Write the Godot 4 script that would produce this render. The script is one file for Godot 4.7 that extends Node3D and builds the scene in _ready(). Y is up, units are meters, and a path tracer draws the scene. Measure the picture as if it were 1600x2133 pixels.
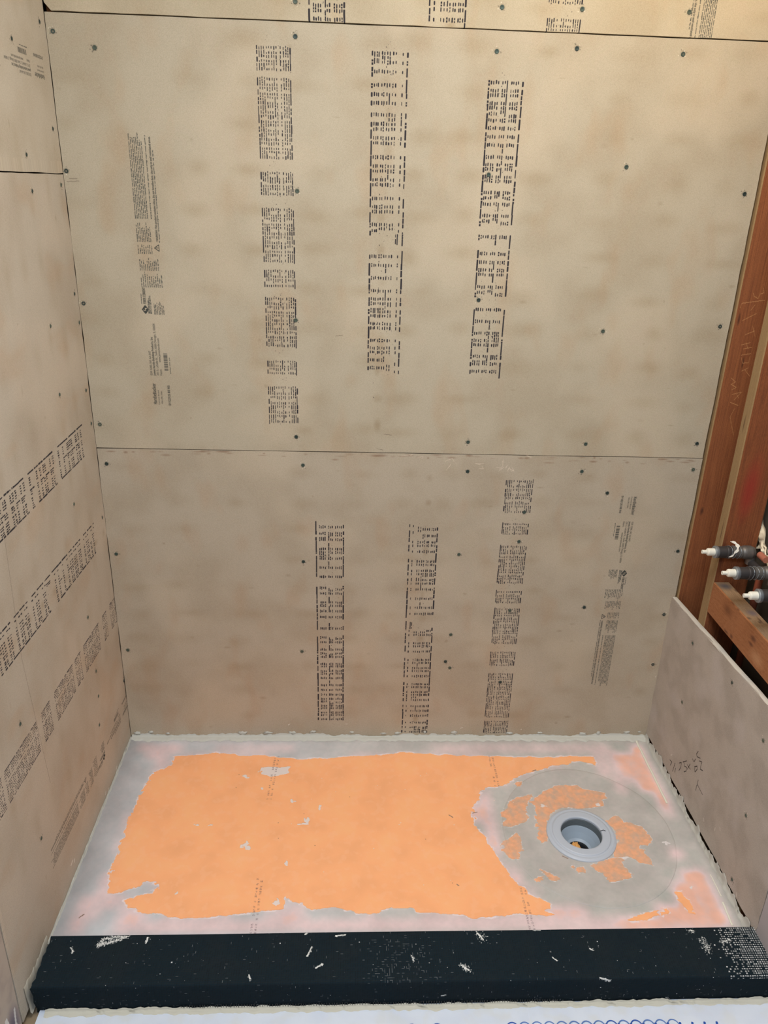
extends Node3D
# A shower alcove under renovation: cement board on the walls, an orange membrane pan smeared with thinset, a black foam curb.
# y is up, metres. The back wall is the plane z = 0, the left wall x = 0, the pan runs towards +z.

const PAN_Y := 0.0459          # rim of the pan
const PAN_W := 1.5125
const PAN_D := 0.659
const DRAIN := Vector2(1.2235, 0.3635)
const DRAIN_DROP := 0.016
const CURB_Z := 0.6629
const CURB_W := 0.1155
const CURB_H := 0.0692
const BW := 2048               # texture of a 5 x 3 foot board
const BH := 1228
const BX := 1344.0             # texels per metre on the boards
const PX := 1010.0             # texels per metre on the pan

var rng := RandomNumberGenerator.new()
var ts = TextServerManager.get_primary_interface()
var ink: Image
var blob: Image
var screw_meshes := []
var screw_mats := []
var board_grain: ImageTexture

func _ready():
	rng.seed = 11
	# ---------- camera ----------
	var cam := Camera3D.new()
	cam.name = "camera"
	cam.fov = 67.13
	cam.near = 0.02
	cam.position = Vector3(0.6228, 1.5375, 1.8308)
	cam.rotation = Vector3(-0.3999, -0.0490, 0.0328)
	add_child(cam)
	cam.current = true
	# ---------- sky, exposure ----------
	var we := WorldEnvironment.new()
	we.name = "environment"
	var env := Environment.new()
	env.background_mode = Environment.BG_COLOR
	env.background_color = Color(0.55, 0.58, 0.62)
	env.tonemap_mode = Environment.TONE_MAPPER_LINEAR
	env.tonemap_exposure = 1.96
	env.sdfgi_enabled = true
	env.ssao_enabled = true
	env.ssil_enabled = true
	we.environment = env
	add_child(we)
	# ---------- lamps of the room: a broad neutral panel over the shower, a warm one by the open framing, a cool one behind the camera ----------
	ceiling_light(Vector3(0.80, 2.436, 1.02), Vector2(0.60, 0.60), Color(0.985, 0.995, 1.0), 1.18, "broad square white ceiling panel above the shower pan")
	ceiling_light(Vector3(1.30, 2.436, 0.42), Vector2(0.24, 0.24), Color(1.0, 0.86, 0.62), 0.26, "small square warm ceiling panel above the open stud wall")
	ceiling_light(Vector3(0.62, 2.436, 2.35), Vector2(0.90, 0.50), Color(0.84, 0.92, 1.0), 1.25, "wide cool white ceiling panel towards the room door")
	# ---------- shared pictures ----------
	blob = soft_blob()
	ink = board_print()
	make_screws()
	# ---------- setting ----------
	back_wall()
	left_wall()
	right_wall()
	shell()
	# ---------- things ----------
	pan()
	drain()
	curb()
	front_membrane()
	mortar()
	valves()
	small_things()

# =====================================================================
# helpers
# =====================================================================
func tag(o: Node3D, label: String, category: String, group := "", kind := "") -> Node3D:
	o.set_meta("label", label)
	o.set_meta("category", category)
	if group != "":
		o.set_meta("group", group)
	if kind != "":
		o.set_meta("kind", kind)
	return o

func node(called: String, parent: Node = self) -> Node3D:
	var o := Node3D.new()
	o.name = called
	parent.add_child(o, true)
	number(o)
	return o

var taken := {}
func number(o: Node):
	# a repeat under the same parent takes a three-digit number
	var key := str(o.get_parent().get_instance_id()) + String(o.get_meta("plain", ""))
	taken[key] = taken.get(key, -1) + 1

func put(called: String, mesh: Mesh, m: Material, parent: Node = self) -> MeshInstance3D:
	var o := MeshInstance3D.new()
	var key := str(parent.get_instance_id()) + "/" + called
	var k: int = taken.get(key, 0)
	taken[key] = k + 1
	o.name = called if k == 0 else "%s_%03d" % [called, k]
	o.mesh = mesh
	if m != null:
		o.material_override = m
	o.cast_shadow = GeometryInstance3D.SHADOW_CASTING_SETTING_ON
	parent.add_child(o, true)
	return o

func mat(c: Color, rough := 0.9, metal := 0.0, tex: Texture2D = null) -> StandardMaterial3D:
	var m := StandardMaterial3D.new()
	m.albedo_color = c
	m.roughness = rough
	m.metallic = metal
	if tex != null:
		m.albedo_texture = tex
	return m

func c8(r: int, g: int, b: int, a := 1.0) -> Color:
	return Color(r / 255.0, g / 255.0, b / 255.0, a)

func begin() -> SurfaceTool:
	var st := SurfaceTool.new()
	st.begin(Mesh.PRIMITIVE_TRIANGLES)
	return st

# a triangle that faces along n (front faces run clockwise)
func tri(st: SurfaceTool, a: Vector3, b: Vector3, c: Vector3, n: Vector3, ua := Vector2.ZERO, ub := Vector2.ZERO, uc := Vector2.ZERO, flat := true):
	var turn := (b - a).cross(c - a).dot(n) > 0.0
	var list := [[a, ua], [c, uc], [b, ub]] if turn else [[a, ua], [b, ub], [c, uc]]
	for e in list:
		if flat:
			st.set_normal(n)
		st.set_uv(e[1])
		st.add_vertex(e[0])

func quad(st: SurfaceTool, a: Vector3, b: Vector3, c: Vector3, d: Vector3, n: Vector3, uv := PackedVector2Array([Vector2(0, 0), Vector2(1, 0), Vector2(1, 1), Vector2(0, 1)])):
	tri(st, a, b, c, n, uv[0], uv[1], uv[2])
	tri(st, a, c, d, n, uv[0], uv[2], uv[3])

# a box with chamfered edges; uv runs along its longest side in v
func add_box(st: SurfaceTool, c: Vector3, s: Vector3, e := 0.0015, b := Basis.IDENTITY):
	var h := s * 0.5
	var ax := [Vector3.RIGHT, Vector3.UP, Vector3.BACK]
	for i in 3:
		for sg in [-1.0, 1.0]:
			var n: Vector3 = ax[i] * sg
			var j := (i + 1) % 3
			var k := (i + 2) % 3
			if s[j] > s[k]:
				var t := j
				j = k
				k = t
			var p := []
			for q in [[-1, -1], [1, -1], [1, 1], [-1, 1]]:
				var v := Vector3.ZERO
				v[i] = h[i] * sg
				v[j] = (h[j] - e) * q[0]
				v[k] = (h[k] - e) * q[1]
				p.append(c + b * v)
			quad(st, p[0], p[1], p[2], p[3], b * n)
	# chamfers along the twelve edges and eight corners
	for i in 3:
		var j := (i + 1) % 3
		var k := (i + 2) % 3
		for sj in [-1.0, 1.0]:
			for sk in [-1.0, 1.0]:
				var p := []
				for q in [[-1, 0], [1, 0], [1, 1], [-1, 1]]:
					var v := Vector3.ZERO
					v[i] = (h[i] - e) * q[0]
					v[j] = (h[j] if q[1] == 0 else h[j] - e) * sj
					v[k] = (h[k] - e if q[1] == 0 else h[k]) * sk
					p.append(c + b * v)
				var n := Vector3.ZERO
				n[j] = sj
				n[k] = sk
				quad(st, p[0], p[1], p[2], p[3], b * n.normalized())
	for sx in [-1.0, 1.0]:
		for sy in [-1.0, 1.0]:
			for sz in [-1.0, 1.0]:
				var g := Vector3(sx, sy, sz)
				var p := []
				for i in 3:
					var v := (h - Vector3(e, e, e)) * g
					v[i] = h[i] * g[i]
					p.append(c + b * v)
				tri(st, p[0], p[1], p[2], b * g.normalized())

func box_mesh(c: Vector3, s: Vector3, e := 0.0015, b := Basis.IDENTITY) -> Mesh:
	var st := begin()
	add_box(st, c, s, e, b)
	return st.commit()

# a surface of revolution round «axis» through «o»: profile of (radius, height), smooth within a group of points
func add_lathe(st: SurfaceTool, o: Vector3, axis: Vector3, prof: Array, seg := 32, wob := 0.0):
	var a := axis.normalized()
	var u := a.cross(Vector3(0.31, 0.2, 0.93)).normalized()
	var w := a.cross(u)
	for i in prof.size() - 1:
		var p: Vector2 = prof[i]
		var q: Vector2 = prof[i + 1]
		var sl := (q - p)
		if sl.length() < 1e-7:
			continue
		var nn := Vector2(sl.y, -sl.x).normalized()
		for k in seg:
			var t0 := TAU * k / seg
			var t1 := TAU * (k + 1) / seg
			var d0 := u * cos(t0) + w * sin(t0)
			var d1 := u * cos(t1) + w * sin(t1)
			var vs := [[p, d0], [q, d0], [q, d1], [p, d1]]
			var pts := []
			var ns := []
			for e in vs:
				pts.append(o + e[1] * e[0].x + a * e[0].y)
				ns.append((e[1] * nn.x + a * nn.y).normalized())
			for t in [[0, 1, 2], [0, 2, 3]]:
				var m := (d0 + d1) * nn.x + a * nn.y * 2.0
				var turn: bool = (pts[t[1]] - pts[t[0]]).cross(pts[t[2]] - pts[t[0]]).dot(m) > 0.0
				for z in ([t[0], t[2], t[1]] if turn else t):
					st.set_normal(ns[z])
					st.set_uv(Vector2(float(k) / seg, float(i) / prof.size()))
					st.add_vertex(pts[z])

func lathe(o: Vector3, axis: Vector3, prof: Array, seg := 32) -> Mesh:
	var st := begin()
	add_lathe(st, o, axis, prof, seg)
	return st.commit()

func V(a: float, b: float) -> Vector2:
	return Vector2(a, b)

# a tube along points
func add_tube(st: SurfaceTool, pts: Array, r: float, seg := 10, squash := 1.0):
	var rings := []
	for i in pts.size():
		var d: Vector3 = (pts[min(i + 1, pts.size() - 1)] - pts[max(i - 1, 0)]).normalized()
		var u := d.cross(Vector3.UP if absf(d.y) < 0.9 else Vector3.RIGHT).normalized()
		var w := u.cross(d).normalized()
		var ring := []
		for k in seg:
			var t := TAU * k / seg
			ring.append([pts[i] + (u * cos(t) + w * sin(t) * squash) * r, (u * cos(t) * squash + w * sin(t)).normalized()])
		rings.append(ring)
	for i in pts.size() - 1:
		for k in seg:
			var l := (k + 1) % seg
			var q := [rings[i][k], rings[i + 1][k], rings[i + 1][l], rings[i][l]]
			for t in [[0, 1, 2], [0, 2, 3]]:
				var n: Vector3 = q[t[0]][1] + q[t[1]][1] + q[t[2]][1]
				var turn: bool = (q[t[1]][0] - q[t[0]][0]).cross(q[t[2]][0] - q[t[0]][0]).dot(n) > 0.0
				for z in ([t[0], t[2], t[1]] if turn else t):
					st.set_normal(q[z][1])
					st.set_uv(Vector2(float(k) / seg, float(i)))
					st.add_vertex(q[z][0])
	for e in [0, pts.size() - 1]:
		var d: Vector3 = (pts[0] - pts[1] if e == 0 else pts[e] - pts[e - 1]).normalized()
		for k in seg:
			tri(st, pts[e], rings[e][k][0], rings[e][(k + 1) % seg][0], d)

# a smooth grid of points, rows x columns, with uv
func add_grid(st: SurfaceTool, rows: Array, uvs: Array, up: Vector3):
	for i in rows.size() - 1:
		for j in rows[i].size() - 1:
			var q := [[rows[i][j], uvs[i][j]], [rows[i][j + 1], uvs[i][j + 1]], [rows[i + 1][j + 1], uvs[i + 1][j + 1]], [rows[i + 1][j], uvs[i + 1][j]]]
			for t in [[0, 1, 2], [0, 2, 3]]:
				var turn: bool = (q[t[1]][0] - q[t[0]][0]).cross(q[t[2]][0] - q[t[0]][0]).dot(up) > 0.0
				for z in ([t[0], t[2], t[1]] if turn else t):
					st.set_smooth_group(0)
					st.set_uv(q[z][1])
					st.add_vertex(q[z][0])

# a lump: a sphere pushed about by noise
func lump(c: Vector3, s: Vector3, seed: int, rough := 0.35, n := 14, m := 10, freq := 1.6) -> Mesh:
	var f := FastNoiseLite.new()
	f.seed = seed
	f.frequency = freq
	var rows := []
	var uvs := []
	for i in m + 1:
		var r := []
		var uu := []
		var ph := PI * i / m
		for j in n + 1:
			var th := TAU * (j % n) / n
			var d := Vector3(sin(ph) * cos(th), cos(ph), sin(ph) * sin(th))
			var k := 1.0 + rough * f.get_noise_3d(d.x, d.y, d.z) * 2.0
			r.append(c + d * s * k)
			uu.append(Vector2(float(j) / n, float(i) / m))
		rows.append(r)
		uvs.append(uu)
	var st := begin()
	for i in m:
		for j in n:
			var q := [rows[i][j], rows[i][j + 1], rows[i + 1][j + 1], rows[i + 1][j]]
			for t in [[0, 1, 2], [0, 2, 3]]:
				var mid: Vector3 = (q[t[0]] + q[t[1]] + q[t[2]]) / 3.0 - c
				var turn: bool = (q[t[1]] - q[t[0]]).cross(q[t[2]] - q[t[0]]).dot(mid) > 0.0
				for z in ([t[0], t[2], t[1]] if turn else t):
					st.set_smooth_group(0)
					st.add_vertex(q[z])
	st.generate_normals()
	return st.commit()

func noise(seed: int, freq: float, oct := 3) -> FastNoiseLite:
	var f := FastNoiseLite.new()
	f.seed = seed
	f.frequency = freq
	f.fractal_octaves = oct
	return f

# =====================================================================
# pictures
# =====================================================================
func soft_blob() -> Image:
	var im := Image.create(64, 64, false, Image.FORMAT_RGBA8)
	for y in 64:
		for x in 64:
			var d := Vector2(x - 31.5, y - 31.5).length() / 32.0
			var a := clampf(1.0 - d, 0.0, 1.0)
			im.set_pixel(x, y, Color(1, 1, 1, a * a * (3.0 - 2.0 * a)))
	return im

func tinted_blob(c: Color, w: int, h: int) -> Image:
	var small := Image.create(24, 24, false, Image.FORMAT_RGBA8)
	for y in 24:
		for x in 24:
			small.set_pixel(x, y, Color(c.r, c.g, c.b, c.a * blob.get_pixel(x * 64 / 24 + 1, y * 64 / 24 + 1).a))
	small.resize(max(w, 2), max(h, 2), Image.INTERPOLATE_BILINEAR)
	return small

func stain(im: Image, x: float, y: float, w: float, h: float, c: Color):
	var b := tinted_blob(c, int(w), int(h))
	im.blend_rect(b, Rect2i(0, 0, b.get_width(), b.get_height()), Vector2i(int(x - w / 2), int(y - h / 2)))

# low noise as a veil of one colour
func veil(im: Image, seed: int, freq: float, c: Color, lo: float, hi: float, stretch := Vector2(1, 1)):
	var w := 200
	var h := int(200.0 * im.get_height() / im.get_width())
	var f := noise(seed, 1.0, 3)
	var small := Image.create(w, h, false, Image.FORMAT_RGBA8)
	for y in h:
		for x in w:
			var v := f.get_noise_2d(x * freq * stretch.x, y * freq * stretch.y) * 0.5 + 0.5
			small.set_pixel(x, y, Color(c.r, c.g, c.b, c.a * smoothstep(lo, hi, v)))
	small.resize(im.get_width(), im.get_height(), Image.INTERPOLATE_CUBIC)
	im.blend_rect(small, Rect2i(0, 0, im.get_width(), im.get_height()), Vector2i.ZERO)

# fine speckle tiled over a picture
func speckle(im: Image, seed: int, dark: Color, light: Color):
	var r := RandomNumberGenerator.new()
	r.seed = seed
	var t := Image.create(256, 256, false, Image.FORMAT_RGBA8)
	for y in 256:
		for x in 256:
			var v := r.randf()
			var c := dark if v < 0.5 else light
			t.set_pixel(x, y, Color(c.r, c.g, c.b, c.a * absf(v - 0.5) * 2.0))
	for y in range(0, im.get_height(), 256):
		for x in range(0, im.get_width(), 256):
			im.blend_rect(t, Rect2i(0, 0, 256, 256), Vector2i(x, y))

func stroke(im: Image, p: PackedVector2Array, w: float, c: Color):
	for i in p.size() - 1:
		var n := int(p[i].distance_to(p[i + 1]) / maxf(w * 0.5, 0.6)) + 1
		for k in n + 1:
			var q := p[i].lerp(p[i + 1], float(k) / n)
			im.fill_rect(Rect2i(int(q.x - w / 2), int(q.y - w / 2), max(1, int(round(w))), max(1, int(round(w)))), c)

var fonts := {}
func font_of(bold: bool) -> RID:
	if not fonts.has(bold):
		var f := SystemFont.new()
		f.font_names = PackedStringArray(["Droid Sans"])
		f.font_weight = 700 if bold else 400
		fonts[bold] = f
	return fonts[bold].get_rids()[0]

# one line of type as a small picture
func type_line(s: String, size: int, c: Color, bold := false) -> Image:
	var rid := font_of(bold)
	var wide := 4.0
	var sz := Vector2i(size, 0)
	for ch in s:
		wide += ts.font_get_glyph_advance(rid, size, ts.font_get_glyph_index(rid, size, ch.unicode_at(0), 0)).x
	var im := Image.create(int(wide) + 4, size + 8, false, Image.FORMAT_RGBA8)
	var fill := Image.create(im.get_width(), im.get_height(), false, Image.FORMAT_RGBA8)
	fill.fill(c)
	var x := 1.0
	for ch in s:
		var g: int = ts.font_get_glyph_index(rid, size, ch.unicode_at(0), 0)
		ts.font_render_glyph(rid, sz, g)
		var t: int = ts.font_get_glyph_texture_idx(rid, sz, g)
		if t >= 0 and ch != " ":
			var atlas: Image = ts.font_get_texture_image(rid, sz, t)
			var a := Image.create(atlas.get_width(), atlas.get_height(), false, Image.FORMAT_RGBA8)
			a.copy_from(atlas)
			a.convert(Image.FORMAT_RGBA8)
			var uv: Rect2 = ts.font_get_glyph_uv_rect(rid, sz, g)
			var off: Vector2 = ts.font_get_glyph_offset(rid, sz, g)
			var at := Vector2i(int(x + off.x), int(size + off.y + 1))
			for gy in int(uv.size.y):
				for gx in int(uv.size.x):
					var cov := a.get_pixel(int(uv.position.x) + gx, int(uv.position.y) + gy).a
					var px := at.x + gx
					var py := at.y + gy
					if cov > 0.02 and px >= 0 and py >= 0 and px < im.get_width() and py < im.get_height():
						im.set_pixel(px, py, Color(c.r, c.g, c.b, maxf(cov * c.a, im.get_pixel(px, py).a)))
		x += ts.font_get_glyph_advance(rid, size, g).x
	return im

# board coordinates: u along the five feet, v along the three feet (v up), to texels
func bt(u: float, v: float) -> Vector2:
	return Vector2(u * BX, BH - v * BX)

# a line of type that reads up the board (letter tops to -u), its baseline at u, from v0 to v1
func type_up(s: String, u: float, v0: float, v1: float, h: float, c: Color, bold := false):
	var im := type_line(s, 28, c, bold)
	im.rotate_90(COUNTERCLOCKWISE)
	im.resize(max(4, int(h * BX * 1.30)), max(4, int(absf(v1 - v0) * BX)), Image.INTERPOLATE_LANCZOS)
	var p := bt(u, maxf(v0, v1))
	ink.blend_rect(im, Rect2i(0, 0, im.get_width(), im.get_height()), Vector2i(int(p.x - im.get_width() * 0.82), int(p.y)))

const GLYPHS := {
	"A": "01110 10001 10001 11111 10001 10001 10001", "B": "11110 10001 10001 11110 10001 10001 11110", "C": "01111 10000 10000 10000 10000 10000 01111",
	"D": "11110 10001 10001 10001 10001 10001 11110", "E": "11111 10000 10000 11110 10000 10000 11111", "F": "11111 10000 10000 11110 10000 10000 10000",
	"G": "01111 10000 10000 10011 10001 10001 01111", "H": "10001 10001 10001 11111 10001 10001 10001", "I": "01110 00100 00100 00100 00100 00100 01110",
	"K": "10001 10010 10100 11000 10100 10010 10001", "L": "10000 10000 10000 10000 10000 10000 11111", "M": "10001 11011 10101 10101 10001 10001 10001",
	"N": "10001 11001 11001 10101 10011 10011 10001", "O": "01110 10001 10001 10001 10001 10001 01110", "R": "11110 10001 10001 11110 10100 10010 10001",
	"S": "01111 10000 10000 01110 00001 00001 11110", "T": "11111 00100 00100 00100 00100 00100 00100", "W": "10001 10001 10001 10101 10101 11011 10001",
	"Y": "10001 10001 01010 00100 00100 00100 00100", "*": "10110 11110 10110 00000 00000 00000 00000", " ": "00000 00000 00000 00000 00000 00000 00000",
}

# a strip of ink-jet lettering: letters read down the board with their tops towards +u; rows = where each line of jets lies, 0 at the foot of the letter, 1 at its top
func jet_strip(words: String, u0: float, u1: float, v_top: float, v_end: float, rows: Array, lean: float, thick: float, smear: float, r: RandomNumberGenerator, v_ref: float, scrawl := false):
	var adv := (v_top - v_end) / words.length()
	var dark := c8(34, 31, 38, 0.93)
	var middle := 0
	for k in rows.size():
		if absf(rows[k] - 0.52) < absf(rows[middle] - 0.52):
			middle = k
	for k in rows.size():
		var f: float = rows[k]
		var heavy: bool = k == 0 or k == rows.size() - 1
		var gr := 6 if k == 0 else (0 if k == rows.size() - 1 else clampi(int((1.0 - f) * 6.99), 1, 5))
		if gr == 3 and k != middle:
			gr = 2 if f > rows[middle] else 4
		var u := lerpf(u0, u1, f)
		for n in words.length():
			var g: String = GLYPHS.get(words[n], GLYPHS[" "])
			var bits := g.get_slice(" ", gr)
			if scrawl and words[n] != " ":
				bits = ["10001", "10010", "11001", "11011", "10101", "10001"][(n * 7 + gr * 3 + n * n) % 6]
				if heavy:
					bits = ["01110", "11111", "11110", "00110"][(n * 5 + gr) % 4]
			var c := 0
			while c < 5:
				if bits[c] == "1":
					var e := c
					while e + 1 < 5 and bits[e + 1] == "1":
						e += 1
					var a := v_top - adv * (n + 0.10 + 0.80 * c / 5.0) + r.randf_range(-0.0008, 0.0012)
					var b := v_top - adv * (n + 0.10 + 0.80 * (e + 1) / 5.0) - smear * (1.0 if not heavy else 1.9) + r.randf_range(-0.0012, 0.0008)
					var mid := u + lean * (v_ref - a)
					var t := thick * (1.35 if heavy else 1.0) * r.randf_range(0.75, 1.2)
					var p := bt(mid - t / 2, a)
					var len := int(absf(a - b) * BX)
					var w := maxi(1, int(round(t * BX)))
					if len > 10 and r.randf() < 0.35:      # the jets skip
						ink.fill_rect(Rect2i(int(p.x), int(p.y), w, int(len * 0.5) - 1), dark)
						ink.fill_rect(Rect2i(int(p.x), int(p.y) + int(len * 0.5) + 1, w, len - int(len * 0.5) - 1), dark)
					else:
						ink.fill_rect(Rect2i(int(p.x), int(p.y) + 1, w, maxi(2, len - 2)), dark)
						if w > 2:
							ink.fill_rect(Rect2i(int(p.x) + 1, int(p.y), w - 2, maxi(2, len)), dark)
					c = e + 1
				else:
					c += 1
	for i in words.length() * 4:      # stray droplets
		var v := lerpf(v_top + 0.02, v_end - 0.01, r.randf())
		var p := bt(lerpf(u0, u1, clampf(r.randfn(0.5, 0.16), 0, 1)) + lean * (v_ref - v), v)
		ink.fill_rect(Rect2i(int(p.x), int(p.y), 1 + int(r.randf() * 1.6), 1 + int(r.randf() * 2.4)), Color(dark.r, dark.g, dark.b, r.randf_range(0.3, 0.9)))

# lines of type too small to read in the photograph
func small_type(u0: float, u1: float, v0: float, v1: float, lines: int, ragged: float, c: Color, r: RandomNumberGenerator, lean := 0.0):
	for i in lines:
		var u := lerpf(u0, u1, (i + 0.5) / lines)
		var v := v0
		var end := v1 - (v1 - v0) * ragged * r.randf()
		while v < end:
			var w := r.randf_range(0.004, 0.016)
			var t := minf(v + w, end)
			var steps := int((t - v) * BX / 3.0) + 1
			for k in steps:
				var vv := lerpf(v, t, float(k) / steps)
				var p := bt(u + lean * (vv - v0), vv)
				ink.fill_rect(Rect2i(int(p.x) - 1, int(p.y) - 2, 2 + int(r.randf() * 1.5), 3), Color(c.r, c.g, c.b, c.a * r.randf_range(0.55, 1.0)))
			v = t + r.randf_range(0.0012, 0.0025)

func board_print() -> Image:
	ink = Image.create(BW, BH, false, Image.FORMAT_RGBA8)
	ink.fill(Color(0, 0, 0, 0))
	var r := RandomNumberGenerator.new()
	r.seed = 5
	var rows2 := [0.0, 0.07, 0.14, 0.19, 0.29, 0.35, 0.44, 0.51, 0.60, 0.68, 0.87, 1.0]
	var rows3 := [0.0, 0.07, 0.13, 0.21, 0.28, 0.41, 0.48, 0.54, 0.67, 0.74, 0.81, 0.87, 1.0]
	var rows1 := [0.0, 0.07, 0.14, 0.21, 0.29, 0.36, 0.44, 0.51, 0.58, 0.71, 0.80, 0.87, 0.94, 1.0]
	jet_strip("WITH", 0.658, 0.731, 0.8684, 0.7686, rows2, 0.0085, 0.0023, 0.0030, r, 0.8685, false)
	jet_strip("MOLDBLOCK", 0.658, 0.731, 0.7559, 0.5101, rows2, 0.0085, 0.0023, 0.0030, r, 0.8685, false)
	jet_strip("TECHNOLOGY", 0.658, 0.731, 0.4795, 0.1978, rows2, 0.0085, 0.0023, 0.0030, r, 0.8685, false)
	jet_strip("*", 0.69, 0.731, 0.5156, 0.4851, [0.55, 0.62, 0.72, 1.0], 0.0085, 0.0020, 0.0030, r, 0.8685, false)
	jet_strip("HARDIEBACKER", 0.904, 0.975, 0.824, 0.5391, rows3, 0.0080, 0.0024, 0.0034, r, 0.825, false)
	jet_strip("FIBER", 0.904, 0.975, 0.5189, 0.3828, rows3, 0.0080, 0.0024, 0.0034, r, 0.825, false)
	jet_strip("CEMENT", 0.904, 0.975, 0.359, 0.1953, rows3, 0.0080, 0.0024, 0.0034, r, 0.825, false)
	jet_strip("MMM", 0.421, 0.489, 0.8688, 0.8242, rows1, 0.0070, 0.0017, 0.0030, r, 0.866, true)
	jet_strip("MMMMMMMMM", 0.421, 0.489, 0.8128, 0.6579, rows1, 0.0070, 0.0017, 0.0030, r, 0.866, true)
	jet_strip("MMM", 0.421, 0.489, 0.6333, 0.5862, rows1, 0.0070, 0.0017, 0.0030, r, 0.866, true)
	jet_strip("MMMMMM", 0.421, 0.489, 0.5608, 0.4458, rows1, 0.0070, 0.0017, 0.0030, r, 0.866, true)
	jet_strip("MM", 0.421, 0.489, 0.4313, 0.3913, rows1, 0.0070, 0.0017, 0.0030, r, 0.866, true)
	jet_strip("MMMMMM", 0.421, 0.489, 0.37, 0.2558, rows1, 0.0070, 0.0017, 0.0030, r, 0.866, true)
	jet_strip("MM", 0.421, 0.489, 0.2241, 0.1908, rows1, 0.0070, 0.0017, 0.0030, r, 0.866, true)
	jet_strip("MMMM", 0.421, 0.489, 0.1629, 0.0698, rows1, 0.0070, 0.0017, 0.0030, r, 0.866, true)
	# small print, panel by panel
	var g := c8(58, 60, 56, 0.95)
	var lg := c8(66, 68, 64, 0.92)
	type_up("HardieBacker", 0.158, 0.1098, 0.1636, 0.0105, g, true)
	type_up("Cement Board", 0.1643, 0.1099, 0.1464, 0.0045, lg)
	type_up("42in x 5ft x 1/4in", 0.1719, 0.1112, 0.143, 0.0050, g)
	type_up("D1122125 BB NG", 0.191, 0.1068, 0.1585, 0.0072, g, true)
	type_up("ESR 2280, IAS AA-647", 0.1532, 0.1798, 0.24, 0.0065, g)
	type_up("James Hardie Building Products, Inc", 0.1605, 0.1799, 0.2725, 0.0068, g, true)
	type_up("231 S. LaSalle St., Suite 2000 Chicago, IL 60604", 0.1678, 0.1801, 0.3035, 0.0065, g)
	type_up("Patent:", 0.1751, 0.1802, 0.1974, 0.0058, g)
	type_up("www.jameshardie.com", 0.1744, 0.2123, 0.2696, 0.0060, g)
	type_up("FIBER CEMENT", 0.1526, 0.3453, 0.3836, 0.0082, g, true)
	type_up("! WARNING: This product contains silica. Do not breathe dust. Use only in well ventilated areas.", 0.191, 0.4806, 0.6938, 0.0062, g, true)
	# bar code
	var b0 := bt(0.1821, 0.233)
	var by := 0.0
	while by < 52.0:
		var w := 1 + int(r.randf() * 3.0)
		ink.fill_rect(Rect2i(int(b0.x), int(b0.y + by), 12, w), g)
		by += w + 1 + int(r.randf() * 2.6)
	small_type(0.1935, 0.1969, 0.1865, 0.2275, 1, 0.1, lg, r)
	# emblem: a diamond with a white sail
	var d := bt(0.1494, 0.3334)
	for yy in range(-13, 14):
		var ww := 10 - absi(yy) * 10 / 13
		ink.fill_rect(Rect2i(int(d.x) - ww, int(d.y) + yy, ww * 2 + 1, 1), g)
	stroke(ink, PackedVector2Array([d + V(-5, 2), d + V(1, 3), d + V(0, -3), d + V(5, -3)]), 2.0, Color(0, 0, 0, 0))
	# warning triangle
	var w0 := bt(0.1868, 0.4683)
	stroke(ink, PackedVector2Array([w0 + V(-7, 0), w0 + V(6, -9), w0 + V(6, 9), w0 + V(-7, 0)]), 2.0, g)
	stroke(ink, PackedVector2Array([w0 + V(-2, 0), w0 + V(3, 0)]), 2.0, g)
	# columns of tiny type
	small_type(0.1552, 0.1639, 0.3249, 0.3647, 4, 0.3, lg, r)
	small_type(0.1681, 0.1922, 0.3231, 0.3533, 7, 0.4, lg, r)
	small_type(0.1442, 0.1938, 0.3834, 0.4159, 11, 0.4, lg, r)
	small_type(0.1443, 0.1882, 0.42, 0.4499, 11, 0.5, lg, r)
	small_type(0.1434, 0.1773, 0.4559, 0.4763, 8, 0.5, lg, r)
	small_type(0.1436, 0.1763, 0.4813, 0.5214, 9, 0.4, lg, r)
	small_type(0.1439, 0.1732, 0.5292, 0.6994, 8, 0.12, lg, r)
	small_type(0.1778, 0.1809, 0.5292, 0.6941, 1, 0.05, lg, r)
	small_type(0.192, 0.1962, 0.4806, 0.6679, 1, 0.05, lg, r)
	small_type(0.1408, 0.144, 0.3461, 0.3707, 1, 0, lg, r)
	return ink

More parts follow.
